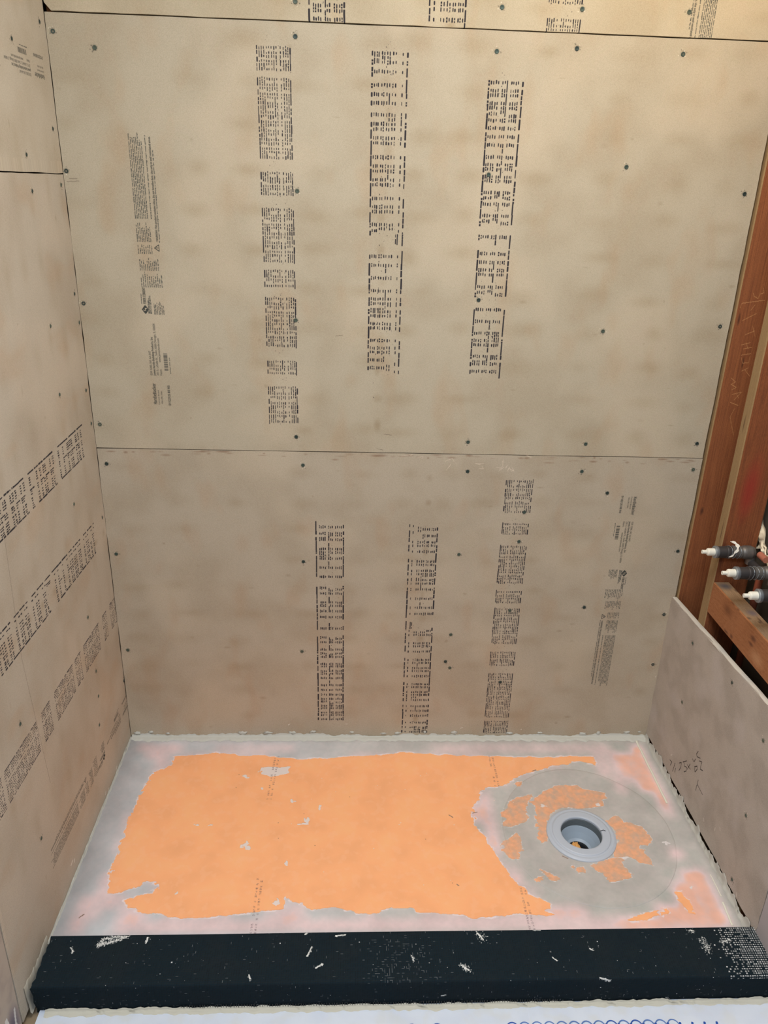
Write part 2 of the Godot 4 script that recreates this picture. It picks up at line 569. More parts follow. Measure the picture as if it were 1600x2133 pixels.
# the face of a board: warm grey-beige fibre cement with rows of darker blotches from the felt
func board_face(seed: int, base: Color, flip: bool, blot := 1.0) -> Image:
	var r := RandomNumberGenerator.new()
	r.seed = seed
	var im := Image.create(BW, BH, false, Image.FORMAT_RGBA8)
	im.fill(base)
	veil(im, seed, 0.035, Color(base.r * 0.90, base.g * 0.87, base.b * 0.83, 0.38), 0.35, 0.75)
	veil(im, seed + 1, 0.02, Color(base.r * 1.06, base.g * 1.05, base.b * 1.04, 0.7), 0.45, 0.8)
	veil(im, seed + 2, 0.06, Color(base.r * 0.97, base.g * 0.88, base.b * 0.80, 0.35), 0.55, 0.85, Vector2(1.0, 0.5))
	var cols := [0.03, 0.28, 0.40, 0.53, 0.66, 0.76, 0.88, 1.02, 1.18, 1.33, 1.46]
	for j in 12:
		for cx in cols:
			if r.randf() < 0.82:
				var k := r.randf_range(0.5, 1.0) * blot
				var c := Color(base.r * 0.80, base.g * 0.73, base.b * 0.62, 0.25 * k)
				stain(im, (cx + r.randf_range(-0.02, 0.02)) * BX, (j * 0.083 + 0.03 + r.randf_range(-0.008, 0.008)) * BX, r.randf_range(90, 190), r.randf_range(52, 86), c)
	for i in 13:      # smudges that run with the middle line of print
		stain(im, (0.690 + r.randfn(0.0, 0.004)) * BX, (0.03 + i * 0.068) * BX, r.randf_range(26, 50), r.randf_range(40, 90), Color(base.r * 0.72, base.g * 0.64, base.b * 0.52, r.randf_range(0.05, 0.34)))
	for i in 40:
		stain(im, r.randf() * BW, r.randf() * BH, r.randf_range(8, 40), r.randf_range(5, 20), Color(base.r * 0.75, base.g * 0.7, base.b * 0.62, r.randf_range(0.1, 0.35)))
	speckle(im, seed + 3, Color(0.25, 0.2, 0.15, 0.10), Color(1, 0.97, 0.9, 0.10))
	var p: Image = ink
	if flip:
		p = Image.new()
		p.copy_from(ink)
		p.flip_x()
		p.flip_y()
	im.blend_rect(p, Rect2i(0, 0, BW, BH), Vector2i.ZERO)
	return im

func wood(seed: int, a: Color, b: Color, w := 128, h := 1024) -> Image:
	var im := Image.create(w, h, false, Image.FORMAT_RGBA8)
	im.fill(a)
	var f := noise(seed, 0.05, 4)
	var grain := Image.create(w, 64, false, Image.FORMAT_RGBA8)
	for y in 64:
		for x in w:
			var ring := absf(fmod(x * 0.09 + f.get_noise_2d(x * 0.35, y * 2.0) * 4.0 + 40.0, 1.0) * 2.0 - 1.0)
			grain.set_pixel(x, y, Color(b.r, b.g, b.b, (0.25 + 0.6 * ring) * (0.55 + 0.45 * f.get_noise_2d(x * 3.0, y * 0.6 + 90.0))))
	grain.resize(w, h, Image.INTERPOLATE_CUBIC)
	im.blend_rect(grain, Rect2i(0, 0, w, h), Vector2i.ZERO)
	var r := RandomNumberGenerator.new()
	r.seed = seed
	for i in 5:
		stain(im, r.randf() * w, r.randf() * h, r.randf_range(14, 34), r.randf_range(18, 60), Color(b.r * 0.5, b.g * 0.42, b.b * 0.4, 0.6))
	speckle(im, seed, Color(0.15, 0.07, 0.02, 0.16), Color(0.9, 0.7, 0.5, 0.08))
	return im

func tex(im: Image) -> ImageTexture:
	return ImageTexture.create_from_image(im)

# =====================================================================
# boards
# =====================================================================
# A board whose front is a grid: at(s, t) gives the point on its front for s, t in 0..1, uv(s, t) its texture place, n the way it faces.
func board(at: Callable, uv: Callable, n: Vector3, thick: float, seed: int, ns := 24, nt := 24, rough := 0.0006) -> Mesh:
	var st := begin()
	var f := noise(seed, 0.9, 2)
	var rows := []
	var us := []
	for i in nt + 1:
		var row := []
		var ur := []
		for j in ns + 1:
			var s := float(j) / ns
			var t := float(i) / nt
			var p: Vector3 = at.call(s, t)
			var e := minf(minf(s, 1.0 - s), minf(t, 1.0 - t))
			if e < 1e-6:      # a broken edge: jitter within the face, and eased back a little
				p += Vector3(f.get_noise_3d(p.x * 40, p.y * 40, p.z * 40), f.get_noise_3d(p.x * 40 + 7, p.y * 40, p.z * 40), f.get_noise_3d(p.x * 40, p.y * 40 + 9, p.z * 40)) * rough * 2.0
			row.append(p)
			ur.append(uv.call(s, t))
		rows.append(row)
		us.append(ur)
	for i in nt:
		for j in ns:
			quad(st, rows[i][j], rows[i][j + 1], rows[i + 1][j + 1], rows[i + 1][j], n, PackedVector2Array([us[i][j], us[i][j + 1], us[i + 1][j + 1], us[i + 1][j]]))
	var back := n * -thick
	var loop := []
	for j in ns:
		loop.append([rows[0][j], us[0][j]])
	for i in nt:
		loop.append([rows[i][ns], us[i][ns]])
	for j in ns:
		loop.append([rows[nt][ns - j], us[nt][ns - j]])
	for i in nt:
		loop.append([rows[nt - i][0], us[nt - i][0]])
	var mid: Vector3 = at.call(0.5, 0.5)
	for k in loop.size():
		var a = loop[k]
		var b = loop[(k + 1) % loop.size()]
		var d: Vector3 = (b[0] - a[0]).cross(n).normalized()
		if d.dot((a[0] + b[0]) * 0.5 - mid) < 0.0:
			d = -d
		quad(st, a[0], b[0], b[0] + back, a[0] + back, d, PackedVector2Array([a[1], b[1], b[1], a[1]]))
	var q := [at.call(0, 0) + back, at.call(1, 0) + back, at.call(1, 1) + back, at.call(0, 1) + back]
	quad(st, q[0], q[1], q[2], q[3], -n)
	return st.commit()

func board_mat(face: Image) -> StandardMaterial3D:
	var m := mat(Color.WHITE, 0.92, 0.0, tex(face))
	m.texture_repeat = false
	return m

func make_screws():
	for v in 3:
		var st := begin()
		add_lathe(st, Vector3.ZERO, Vector3.BACK, [V(0.0046, -0.0002), V(0.0045, 0.0006), V(0.0040, 0.0011), V(0.0022, 0.0009), V(0.0019, 0.0002), V(0.0, 0.0001)], 14)
		for k in 4:
			add_box(st, Vector3(cos(k * PI / 2 + v) * 0.0033, sin(k * PI / 2 + v) * 0.0033, 0.0010), Vector3(0.0012, 0.0005, 0.0004), 0.0001, Basis(Vector3.BACK, k * PI / 2 + v))
		screw_meshes.append(st.commit())
	screw_mats = [mat(c8(72, 86, 78), 0.55, 0.35), mat(c8(58, 70, 66), 0.5, 0.4), mat(c8(84, 94, 82), 0.6, 0.3)]

# screws driven into a board: places on its front, each a part of the board; crumbs and a scuff go into the board's picture
func screws(parent: Node3D, face: Image, at: PackedVector2Array, put_at: Callable, to_tex: Callable, b: Basis, r: RandomNumberGenerator, size := 1.0):
	for p in at:
		var k := r.randi() % 3
		var o := put("screw", screw_meshes[k], screw_mats[k], parent)
		o.transform = Transform3D(b * Basis(Vector3.BACK, r.randf() * TAU) * Basis.from_scale(Vector3.ONE * size), put_at.call(p))
		var t: Vector2 = to_tex.call(p)
		stain(face, t.x, t.y, 22, 22, Color(0.30, 0.29, 0.25, 0.55))
		for i in 9:
			var a := r.randf() * TAU
			var d := r.randf_range(6, 13)
			var q := t + Vector2(cos(a), sin(a)) * d
			var c := Color(0.24, 0.23, 0.20, 0.75) if r.randf() < 0.55 else Color(0.93, 0.90, 0.82, 0.9)
			stain(face, q.x, q.y, r.randf_range(2, 7), r.randf_range(2, 6), c)

func back_wall():
	var wall := put("wall_back", box_mesh(Vector3(0.79, 1.22, -0.13), Vector3(1.68, 2.44, 0.06), 0.001), mat(c8(58, 40, 28), 0.95))
	tag(wall, "back wall of the shower lined with printed tan cement boards", "wall", "", "structure")
	var r := RandomNumberGenerator.new()
	r.seed = 21
	var bz := Basis.IDENTITY
	# framing behind the boards: studs
	for x in [0.02, 0.42, 0.80, 1.18]:
		put("stud", box_mesh(Vector3(x, 1.22, -0.056), Vector3(0.038, 2.44, 0.086)), mat(c8(120, 76, 42), 0.9), wall)
	# lower board: the print stands upside down on it
	var face := board_face(101, c8(182, 169, 149), false, 0.85)
	var tex_of := func(p: Vector2) -> Vector2: return bt(1.517 - p.x, 0.926 - p.y)
	var at := func(s: float, t: float) -> Vector3:
		var y := lerpf(0.012, 0.9220, t)
		return Vector3(lerpf(0.001, 1.5205, s), y, 0.0)
	var uv := func(s: float, t: float) -> Vector2:
		var p: Vector3 = at.call(s, t)
		var q: Vector2 = bt(1.517 - p.x, 0.926 - p.y)
		return Vector2(q.x / BW, q.y / BH)
	var o := put("cement_board", board(at, uv, Vector3.BACK, 0.012, 3), null, wall)
	var pts := PackedVector2Array([Vector2(0.0207, 0.8823), Vector2(0.0184, 0.6337), Vector2(0.0193, 0.3399), Vector2(0.5056, 0.887), Vector2(0.5039, 0.6172), Vector2(0.497, 0.3384), Vector2(0.9211, 0.8774), Vector2(1.2136, 0.8824), Vector2(1.501, 0.8925), Vector2(1.2877, 0.8244), Vector2(1.0771, 0.7675), Vector2(1.0716, 0.6834), Vector2(0.915, 0.6434), Vector2(1.503, 0.6607), Vector2(1.0671, 0.4738), Vector2(0.9092, 0.3959), Vector2(1.2724, 0.4863), Vector2(0.8999, 0.3075), Vector2(0.9135, 0.2867), Vector2(1.0616, 0.2385), Vector2(1.4957, 0.3012), Vector2(1.4992, 0.4655)])
	var place := func(p: Vector2) -> Vector3: return Vector3(p.x, p.y, 0.0)
	screws(o, face, pts, place, tex_of, bz, r)
	# scuffed brown edge under the joint, and a few chalky scratches
	for i in 60:
		var x := r.randf_range(0.03, 1.50)
		var q: Vector2 = tex_of.call(Vector2(x, 0.9205 - absf(r.randfn(0, 0.006))))
		stain(face, q.x, q.y, r.randf_range(10, 60), r.randf_range(4, 14), Color(0.44, 0.31, 0.23, r.randf_range(0.15, 0.5)))
	for i in 14:
		var q: Vector2 = tex_of.call(Vector2(r.randf_range(0.75, 1.08), r.randf_range(0.88, 0.92)))
		stroke(face, PackedVector2Array([q, q + V(r.randf_range(-22, 22), r.randf_range(-12, 12)), q + V(r.randf_range(-32, 32), r.randf_range(-14, 14))]), 1.4, Color(0.86, 0.80, 0.72))
	for q0 in [Vector2(0.4539, 0.0872), Vector2(0.621, 0.0909), Vector2(1.1381, 0.0707), Vector2(0.9649, 0.0792), Vector2(1.5099, 0.2587)]:
		var q: Vector2 = tex_of.call(q0)
		stroke(face, PackedVector2Array([q, q + V(r.randf_range(-9, 9), r.randf_range(-9, 9))]), 2.0, Color(0.88, 0.86, 0.82))
	o.material_override = board_mat(face)
	# upper board
	face = board_face(131, c8(184, 172, 150), false, 1.0)
	tex_of = func(p: Vector2) -> Vector2: return bt(p.x, p.y - 0.9255)
	var at2 := func(s: float, t: float) -> Vector3:
		var y := lerpf(0.9240, 1.8370, t)
		return Vector3(lerpf(0.001, 1.5195, s), y, 0.0)
	var uv2 := func(s: float, t: float) -> Vector2:
		var p: Vector3 = at2.call(s, t)
		var q: Vector2 = bt(p.x, p.y - 0.9255)
		return Vector2(q.x / BW, q.y / BH)
	o = put("cement_board", board(at2, uv2, Vector3.BACK, 0.012, 4), null, wall)
	pts = PackedVector2Array([Vector2(0.0138, 1.8036), Vector2(0.0936, 1.7779), Vector2(0.0074, 1.546), Vector2(0.0108, 1.2694), Vector2(0.0156, 0.9833), Vector2(0.4999, 1.8118), Vector2(0.4998, 1.5209), Vector2(0.4927, 1.2435), Vector2(0.4898, 0.9607), Vector2(0.9148, 1.8001), Vector2(1.0812, 1.8111), Vector2(1.3056, 1.8087), Vector2(0.9174, 1.5663), Vector2(1.2193, 1.591), Vector2(1.494, 1.5447), Vector2(0.9161, 1.2998), Vector2(1.2178, 1.2355), Vector2(1.4976, 1.2535), Vector2(0.9166, 0.955), Vector2(1.2137, 0.9554), Vector2(1.4977, 0.9619)])
	screws(o, face, pts, place, tex_of, bz, r)
	for q0 in [Vector2(0.0126, 1.5311), Vector2(0.0068, 1.5252), Vector2(0.5864, 1.2093), Vector2(0.6896, 0.9332), Vector2(0.7064, 0.9709)]:
		var q: Vector2 = tex_of.call(q0)
		stroke(face, PackedVector2Array([q, q + V(r.randf_range(8, 38), r.randf_range(-6, 6))]), 1.0, Color(0.42, 0.38, 0.32, 0.8))
	for i in 22:      # a column of ink droplets
		var q: Vector2 = tex_of.call(Vector2(0.686 + r.randfn(0, 0.002) - i * 0.0004, 1.80 - i * 0.035))
		face.fill_rect(Rect2i(int(q.x), int(q.y), 2, 2 + int(r.randf() * 3)), Color(0.25, 0.21, 0.2))
	o.material_override = board_mat(face)
	# top board, its lower left corner broken off, cut through its print
	face = board_face(151, c8(188, 175, 150), false, 0.6)
	tex_of = func(p: Vector2) -> Vector2: return bt(1.504 - p.x, 0.680 - (p.y - 1.84))
	var at3 := func(s: float, t: float) -> Vector3:
		var y := lerpf(1.8395, 2.438, t)
		var x := lerpf(0.001, 1.56, s)
		if t < 0.001 and s < 0.001:
			return Vector3(0.0155, 1.8395, 0.0)
		if s < 0.001 and t < 0.026:
			return Vector3(0.003, 1.8525, 0.0)
		return Vector3(x, y, 0.0)
	var uv3 := func(s: float, t: float) -> Vector2:
		var p: Vector3 = at3.call(s, t)
		var q: Vector2 = bt(1.504 - p.x, 0.680 - (p.y - 1.84))
		return Vector2(q.x / BW, q.y / BH)
	o = put("cement_board", board(at3, uv3, Vector3.BACK, 0.012, 5, 40, 40), null, wall)
	pts = PackedVector2Array([Vector2(0.5008, 1.8724), Vector2(0.9188, 1.8779), Vector2(1.0831, 1.8806), Vector2(1.3048, 1.8838)])
	screws(o, face, pts, place, tex_of, bz, r)
	o.material_override = board_mat(face)

func left_wall():
	var wall := put("wall_left", box_mesh(Vector3(-0.06, 1.22, 1.53), Vector3(0.06, 2.44, 3.46), 0.001), mat(c8(60, 44, 34), 0.95))
	tag(wall, "left wall of the shower lined with printed cement boards", "wall", "", "structure")
	var r := RandomNumberGenerator.new()
	r.seed = 31
	var b := Basis(Vector3.FORWARD, Vector3.UP, Vector3.RIGHT)
	var place := func(p: Vector2) -> Vector3: return Vector3(0.0, p.y, p.x)
	var to_uv := func(z: float, y: float) -> Vector2:
		var k := lerpf(0.042, 0.0, clampf((y - 0.78) / 0.16, 0.0, 1.0))
		return bt(0.0045 + y * 0.970 - z * k, z + 0.114)
	var face := board_face(171, c8(190, 179, 163), false, 0.75)
	var at := func(s: float, t: float) -> Vector3: return Vector3(0.0, lerpf(0.010, 1.5387, t), lerpf(0.0005, 0.8066, s))
	var uv := func(s: float, t: float) -> Vector2:
		var p: Vector3 = at.call(s, t)
		var q: Vector2 = to_uv.call(p.z, p.y)
		return Vector2(q.x / BW, q.y / BH)
	var o := put("cement_board", board(at, uv, Vector3.RIGHT, 0.012, 6, 24, 40), null, wall)
	var tex_of := func(p: Vector2) -> Vector2: return to_uv.call(p.x, p.y)
	var pts := PackedVector2Array([Vector2(0.1857, 1.5072), Vector2(0.0213, 1.5183), Vector2(0.0206, 1.293), Vector2(0.1864, 1.2493), Vector2(0.0122, 1.228), Vector2(0.1876, 1.1047), Vector2(0.0225, 1.0729), Vector2(0.0141, 0.9896), Vector2(0.1907, 0.8525), Vector2(0.0171, 0.7443), Vector2(0.2003, 0.5625), Vector2(0.1954, 0.4055), Vector2(0.202, 0.3355), Vector2(0.2216, 0.262), Vector2(0.0036, 0.2412), Vector2(0.6063, 0.569), Vector2(0.608, 0.2818)])
	screws(o, face, pts, place, tex_of, b, r, 0.8)
	# a faint pencil line down the board, splashes of thinset low down
	stroke(face, PackedVector2Array([to_uv.call(0.5367, 0.9576), to_uv.call(0.5549, 0.6843), to_uv.call(0.5422, 0.5278), to_uv.call(0.5281, 0.3551)]), 1.0, Color(0.46, 0.42, 0.38, 0.8))
	for q0 in [Vector2(0.1485, 0.0549), Vector2(0.4805, 0.0785), Vector2(0.4996, 0.0889), Vector2(0.2265, 0.0488), Vector2(0.2446, 0.0575)]:
		var q: Vector2 = tex_of.call(q0)
		stroke(face, PackedVector2Array([q, q + V(r.randf_range(3, 9), r.randf_range(4, 16))]), 4.0, Color(0.90, 0.88, 0.84))
	o.material_override = board_mat(face)
	face = board_face(191, c8(192, 181, 163), false, 0.6)
	var at2 := func(s: float, t: float) -> Vector3: return Vector3(0.0, lerpf(1.5412, 2.438, t), lerpf(0.0005, 0.8066, s))
	var uv2 := func(s: float, t: float) -> Vector2:
		var p: Vector3 = at2.call(s, t)
		var q: Vector2 = bt(p.y - 1.563, p.z + 0.07)
		return Vector2(q.x / BW, q.y / BH)
	o = put("cement_board", board(at2, uv2, Vector3.RIGHT, 0.012, 7, 24, 24), null, wall)
	tex_of = func(p: Vector2) -> Vector2: return bt(p.y - 1.563, p.x + 0.07)
	pts = PackedVector2Array([Vector2(0.0306, 1.8145), Vector2(0.1851, 1.7627), Vector2(0.029, 1.6253), Vector2(0.1897, 1.5714)])
	screws(o, face, pts, place, tex_of, b, r, 0.8)
	o.material_override = board_mat(face)
	# the plastered drywall that carries on towards the room
	var dw := Image.create(512, 512, false, Image.FORMAT_RGBA8)
	dw.fill(c8(186, 172, 158))
	veil(dw, 41, 0.05, c8(170, 156, 146, 0.7), 0.4, 0.7)
	stain(dw, 22, 478, 60, 120, c8(110, 100, 116, 0.95))
	stain(dw, 30, 490, 40, 90, c8(100, 92, 110, 0.95))
	stroke(dw, PackedVector2Array([V(40, 440), V(34, 470), V(26, 505)]), 7.0, c8(224, 220, 214))
	stroke(dw, PackedVector2Array([V(12, 452), V(16, 480), V(12, 505)]), 5.0, c8(216, 212, 208))
	var at4 := func(s: float, t: float) -> Vector3: return Vector3(-0.001, lerpf(0.0, 2.438, t), lerpf(0.8095, 3.2, s))
	var uv4 := func(s: float, t: float) -> Vector2: return Vector2(fmod(s * 4.0, 1.0001), 1.0 - fmod(t * 4.0, 1.0001)) 
	put("drywall_panel", board(at4, uv4, Vector3.RIGHT, 0.012, 8, 16, 16), mat(Color.WHITE, 0.9, 0.0, tex(dw)), wall)

func pony_x(y: float, z: float) -> float:
	return 1.5125 + (0.522 - y) * 0.009 + z * 0.0038

func right_wall():
	# the far skin of the stud wall, seen between its studs
	var wall := put("wall_right", box_mesh(Vector3(1.66, 1.22, 1.53), Vector3(0.06, 2.44, 3.46), 0.001), mat(c8(84, 74, 60), 0.95))
	tag(wall, "right wall of open reddish studs above a low grey cement board", "wall", "", "structure")
	var r := RandomNumberGenerator.new()
	r.seed = 51
	var red := c8(160, 96, 54)
	var red2 := c8(92, 44, 20)
	var tan1 := mat(Color.WHITE, 0.95, 0.0, tex(wood(61, c8(160, 132, 92), c8(122, 96, 62))))
	var im1 := wood(62, red, red2, 160, 2048)
	# scratched note on the corner stud
	for s in [PackedVector2Array([Vector2(99.1, 918.3), Vector2(105.4, 927.2), Vector2(90.7, 928.9)]),
		PackedVector2Array([Vector2(88.6, 928.9), Vector2(84.9, 938.0), Vector2(63.9, 933.7), Vector2(58.3, 927.8)]),
		PackedVector2Array([Vector2(116.7, 940.6), Vector2(14.9, 947.8), Vector2(12.3, 957.0)]),
		PackedVector2Array([Vector2(77.1, 950.1), Vector2(61.8, 961.0)]),
		PackedVector2Array([Vector2(91.8, 966.7), Vector2(33.7, 981.2)]),
		PackedVector2Array([Vector2(60.2, 1008.8), Vector2(101.1, 1000.5)]),
		PackedVector2Array([Vector2(86.4, 991.4), Vector2(107.6, 1011.4)]),
		PackedVector2Array([Vector2(52.3, 1029.3), Vector2(91.5, 1024.1)]),
		PackedVector2Array([Vector2(66.3, 1037.0), Vector2(102.9, 1033.5)]),
		PackedVector2Array([Vector2(74.6, 1024.9), Vector2(85.1, 1035.6)]),
		PackedVector2Array([Vector2(61.8, 1049.8), Vector2(105.4, 1046.1)]),
		PackedVector2Array([Vector2(104.1, 1050.9), Vector2(103.9, 1065.3), Vector2(76.0, 1065.6), Vector2(64.0, 1054.5)]),
		PackedVector2Array([Vector2(80.0, 1081.7), Vector2(108.4, 1075.0)]),
		PackedVector2Array([Vector2(92.7, 1079.0), Vector2(123.7, 1092.6)]),
		PackedVector2Array([Vector2(37.6, 1096.8), Vector2(62.3, 1104.7), Vector2(43.4, 1109.8), Vector2(71.0, 1116.1), Vector2(52.1, 1121.2)]),
		PackedVector2Array([Vector2(56.5, 1131.1), Vector2(100.2, 1125.7), Vector2(72.4, 1142.6)]),
		PackedVector2Array([Vector2(81.3, 1130.9), Vector2(91.7, 1138.1)]),
		PackedVector2Array([Vector2(56.9, 1147.8), Vector2(99.0, 1154.1)]),
		PackedVector2Array([Vector2(84.2, 1160.9), Vector2(71.1, 1179.7), Vector2(106.8, 1218.8)])]:
		stroke(im1, s, 1.0, c8(196, 142, 92))
	var im2 := wood(67, c8(152, 86, 46), red2)
	stain(im2, 60, 638, 100, 90, c8(160, 48, 34, 0.55))
	stain(im2, 50, 652, 80, 80, c8(160, 40, 30, 0.4))
	var m1 := mat(Color.WHITE, 0.8, 0.0, tex(im1))
	var m2 := mat(Color.WHITE, 0.8, 0.0, tex(im2))
	stud(wall, Vector3(1.5250, 0.0, -0.031), Vector3(0.089, 2.436, 0.038), tan1, m1, 71)
	stud(wall, Vector3(1.5245, 0.0, 0.138), Vector3(0.089, 2.436, 0.034), tan1, m2, 72)
	stud(wall, Vector3(1.5245, 0.0, 0.560), Vector3(0.089, 2.436, 0.038), tan1, mat(Color.WHITE, 0.8, 0.0, tex(wood(69, c8(156, 92, 50), red2))), 73)
	# blocking between the studs
	var bi := wood(64, c8(170, 112, 70), c8(128, 76, 40), 128, 512)
	stain(bi, 40, 120, 60, 90, c8(110, 66, 36, 0.7))
	stain(bi, 90, 330, 80, 120, c8(196, 150, 110, 0.6))
	var bm := mat(Color.WHITE, 0.85, 0.0, tex(bi))
	var ti := wood(66, c8(158, 128, 96), c8(120, 92, 66), 64, 512)
	stain(ti, 30, 30, 90, 70, c8(84, 78, 82, 0.9))
	stain(ti, 40, 200, 80, 60, c8(96, 84, 92, 0.8))
	stain(ti, 30, 420, 80, 70, c8(96, 84, 92, 0.7))
	stud(wall, Vector3(1.5245, 0.576, 0.1725), Vector3(0.040, 0.085, 0.387), bm, bm, 74, mat(Color.WHITE, 0.9, 0.0, tex(ti)), "blocking")
	# low cement board
	var pw := 1024
	var k := 1180.0
	var face := Image.create(pw, 680, false, Image.FORMAT_RGBA8)
	face.fill(c8(184, 174, 163))
	veil(face, 81, 0.04, c8(168, 157, 146, 0.7), 0.35, 0.75)
	veil(face, 82, 0.025, c8(192, 183, 176, 0.7), 0.5, 0.8)
	speckle(face, 83, Color(0.25, 0.2, 0.15, 0.10), Color(1, 0.97, 0.9, 0.10))
	for s in [PackedVector2Array([Vector2(348.4, 397.7), Vector2(342.1, 412.9), Vector2(349.1, 416.8), Vector2(367.5, 407.0)]),
		PackedVector2Array([Vector2(365.2, 418.8), Vector2(380.0, 409.9), Vector2(379.6, 426.0), Vector2(380.6, 437.0), Vector2(394.4, 429.5)]),
		PackedVector2Array([Vector2(326.3, 444.4), Vector2(338.6, 445.8), Vector2(343.5, 430.4)]),
		PackedVector2Array([Vector2(347.1, 456.4), Vector2(360.4, 442.8), Vector2(364.2, 451.5), Vector2(356.2, 468.5), Vector2(350.2, 463.7), Vector2(349.9, 454.0)]),
		PackedVector2Array([Vector2(304.4, 485.7), Vector2(327.6, 483.7)]),
		PackedVector2Array([Vector2(320.0, 470.0), Vector2(311.3, 498.0)]),
		PackedVector2Array([Vector2(277.4, 498.9), Vector2(296.9, 477.8)]),
		PackedVector2Array([Vector2(284.0, 495.2), Vector2(291.5, 503.1), Vector2(304.7, 495.7), Vector2(307.4, 507.6), Vector2(295.7, 522.2)]),
		PackedVector2Array([Vector2(257.3, 520.4), Vector2(268.9, 508.3), Vector2(271.8, 524.5), Vector2(264.8, 543.3)]),
		PackedVector2Array([Vector2(232.4, 542.1), Vector2(227.3, 580.7)]),
		PackedVector2Array([Vector2(196.2, 560.6), Vector2(211.9, 555.6), Vector2(206.3, 573.4)]),
		PackedVector2Array([Vector2(242.2, 554.7), Vector2(241.9, 569.9)]),
		PackedVector2Array([Vector2(382.8, 476.8), Vector2(381.0, 516.7)]),
		PackedVector2Array([Vector2(381.7, 491.8), Vector2(420.9, 495.7)])]:
		stroke(face, s, 1.7, c8(44, 38, 34))
	var at := func(s: float, t: float) -> Vector3:
		var z := lerpf(0.0005, 0.672, s)
		var y := lerpf(0.062, 0.5215 + z * 0.052, t)
		return Vector3(pony_x(y, z), y, z)
	var uv := func(s: float, t: float) -> Vector2:
		var p: Vector3 = at.call(s, t)
		return Vector2(p.z * k / pw, 1.0 - p.y * k / 680.0)
	var n := Vector3(-1, -0.009, 0.0038).normalized()
	var o := put("cement_board", board(at, uv, n, 0.0125, 9, 20, 20, 0.0012), null, wall)
	var pts := PackedVector2Array([Vector2(-0.0096, 0.4615), Vector2(0.159, 0.4738), Vector2(0.1676, 0.2953), Vector2(0.3701, 0.5022), Vector2(0.5317, 0.4681), Vector2(0.5401, 0.2674), Vector2(0.5506, 0.0854)])
	var place := func(p: Vector2) -> Vector3: return Vector3(pony_x(p.y, p.x), p.y, p.x)
	var tex_of := func(p: Vector2) -> Vector2: return Vector2(p.x * k, 680.0 - p.y * k)
	screws(o, face, pts, place, tex_of, Basis(Vector3.BACK, Vector3.UP, Vector3.LEFT), r, 0.8)
	for q0 in [Vector2(0.4414, 0.1314), Vector2(0.4597, 0.1498), Vector2(0.1718, 0.1244), Vector2(0.3858, 0.1069), Vector2(0.5789, 0.0756)]:
		var q: Vector2 = tex_of.call(q0)
		stroke(face, PackedVector2Array([q, q + V(r.randf_range(-5, 5), r.randf_range(3, 10))]), 3.0, c8(206, 200, 190))
	o.material_override = board_mat(face)
	# chalky broken top edge of that board
	var st := begin()
	var f := noise(91, 30.0, 3)
	var rows := []
	var us := []
	for i in 90:
		var z := 0.002 + 0.668 * i / 89.0
		var y := 0.5215 + z * 0.052
		var x := pony_x(y, z)
		var e := 0.0008 + 0.0012 * absf(f.get_noise_1d(z))
		rows.append([Vector3(x - 0.0002, y - e * 1.8, z), Vector3(x + 0.001, y + e * 0.6, z), Vector3(x + 0.006, y + e * 1.4, z), Vector3(x + 0.012, y + e * 0.5, z)])
		us.append([V(0, 0), V(0, 0), V(0, 0), V(0, 0)])
	add_grid(st, rows, us, Vector3(-0.4, 1, 0))
	st.generate_normals()
	put("broken_edge", st.commit(), mat(c8(196, 188, 176), 0.95), wall)
	# plastered panel that takes over at the curb
	var at2 := func(s: float, t: float) -> Vector3:
		var z := lerpf(0.6745, 3.2, s)
		var y := lerpf(0.0, 0.56, t)
		return Vector3(pony_x(y, 0.672) - 0.001, y, z)
	var uv2 := func(s: float, t: float) -> Vector2: return Vector2(s * 4.0, t)
	var dw := Image.create(256, 256, false, Image.FORMAT_RGBA8)
	dw.fill(c8(186, 178, 178))
	veil(dw, 43, 0.012, c8(172, 165, 166, 0.6), 0.35, 0.75)
	put("drywall_panel", board(at2, uv2, n, 0.0125, 10, 12, 8), mat(Color.WHITE, 0.9, 0.0, tex(dw)), wall)

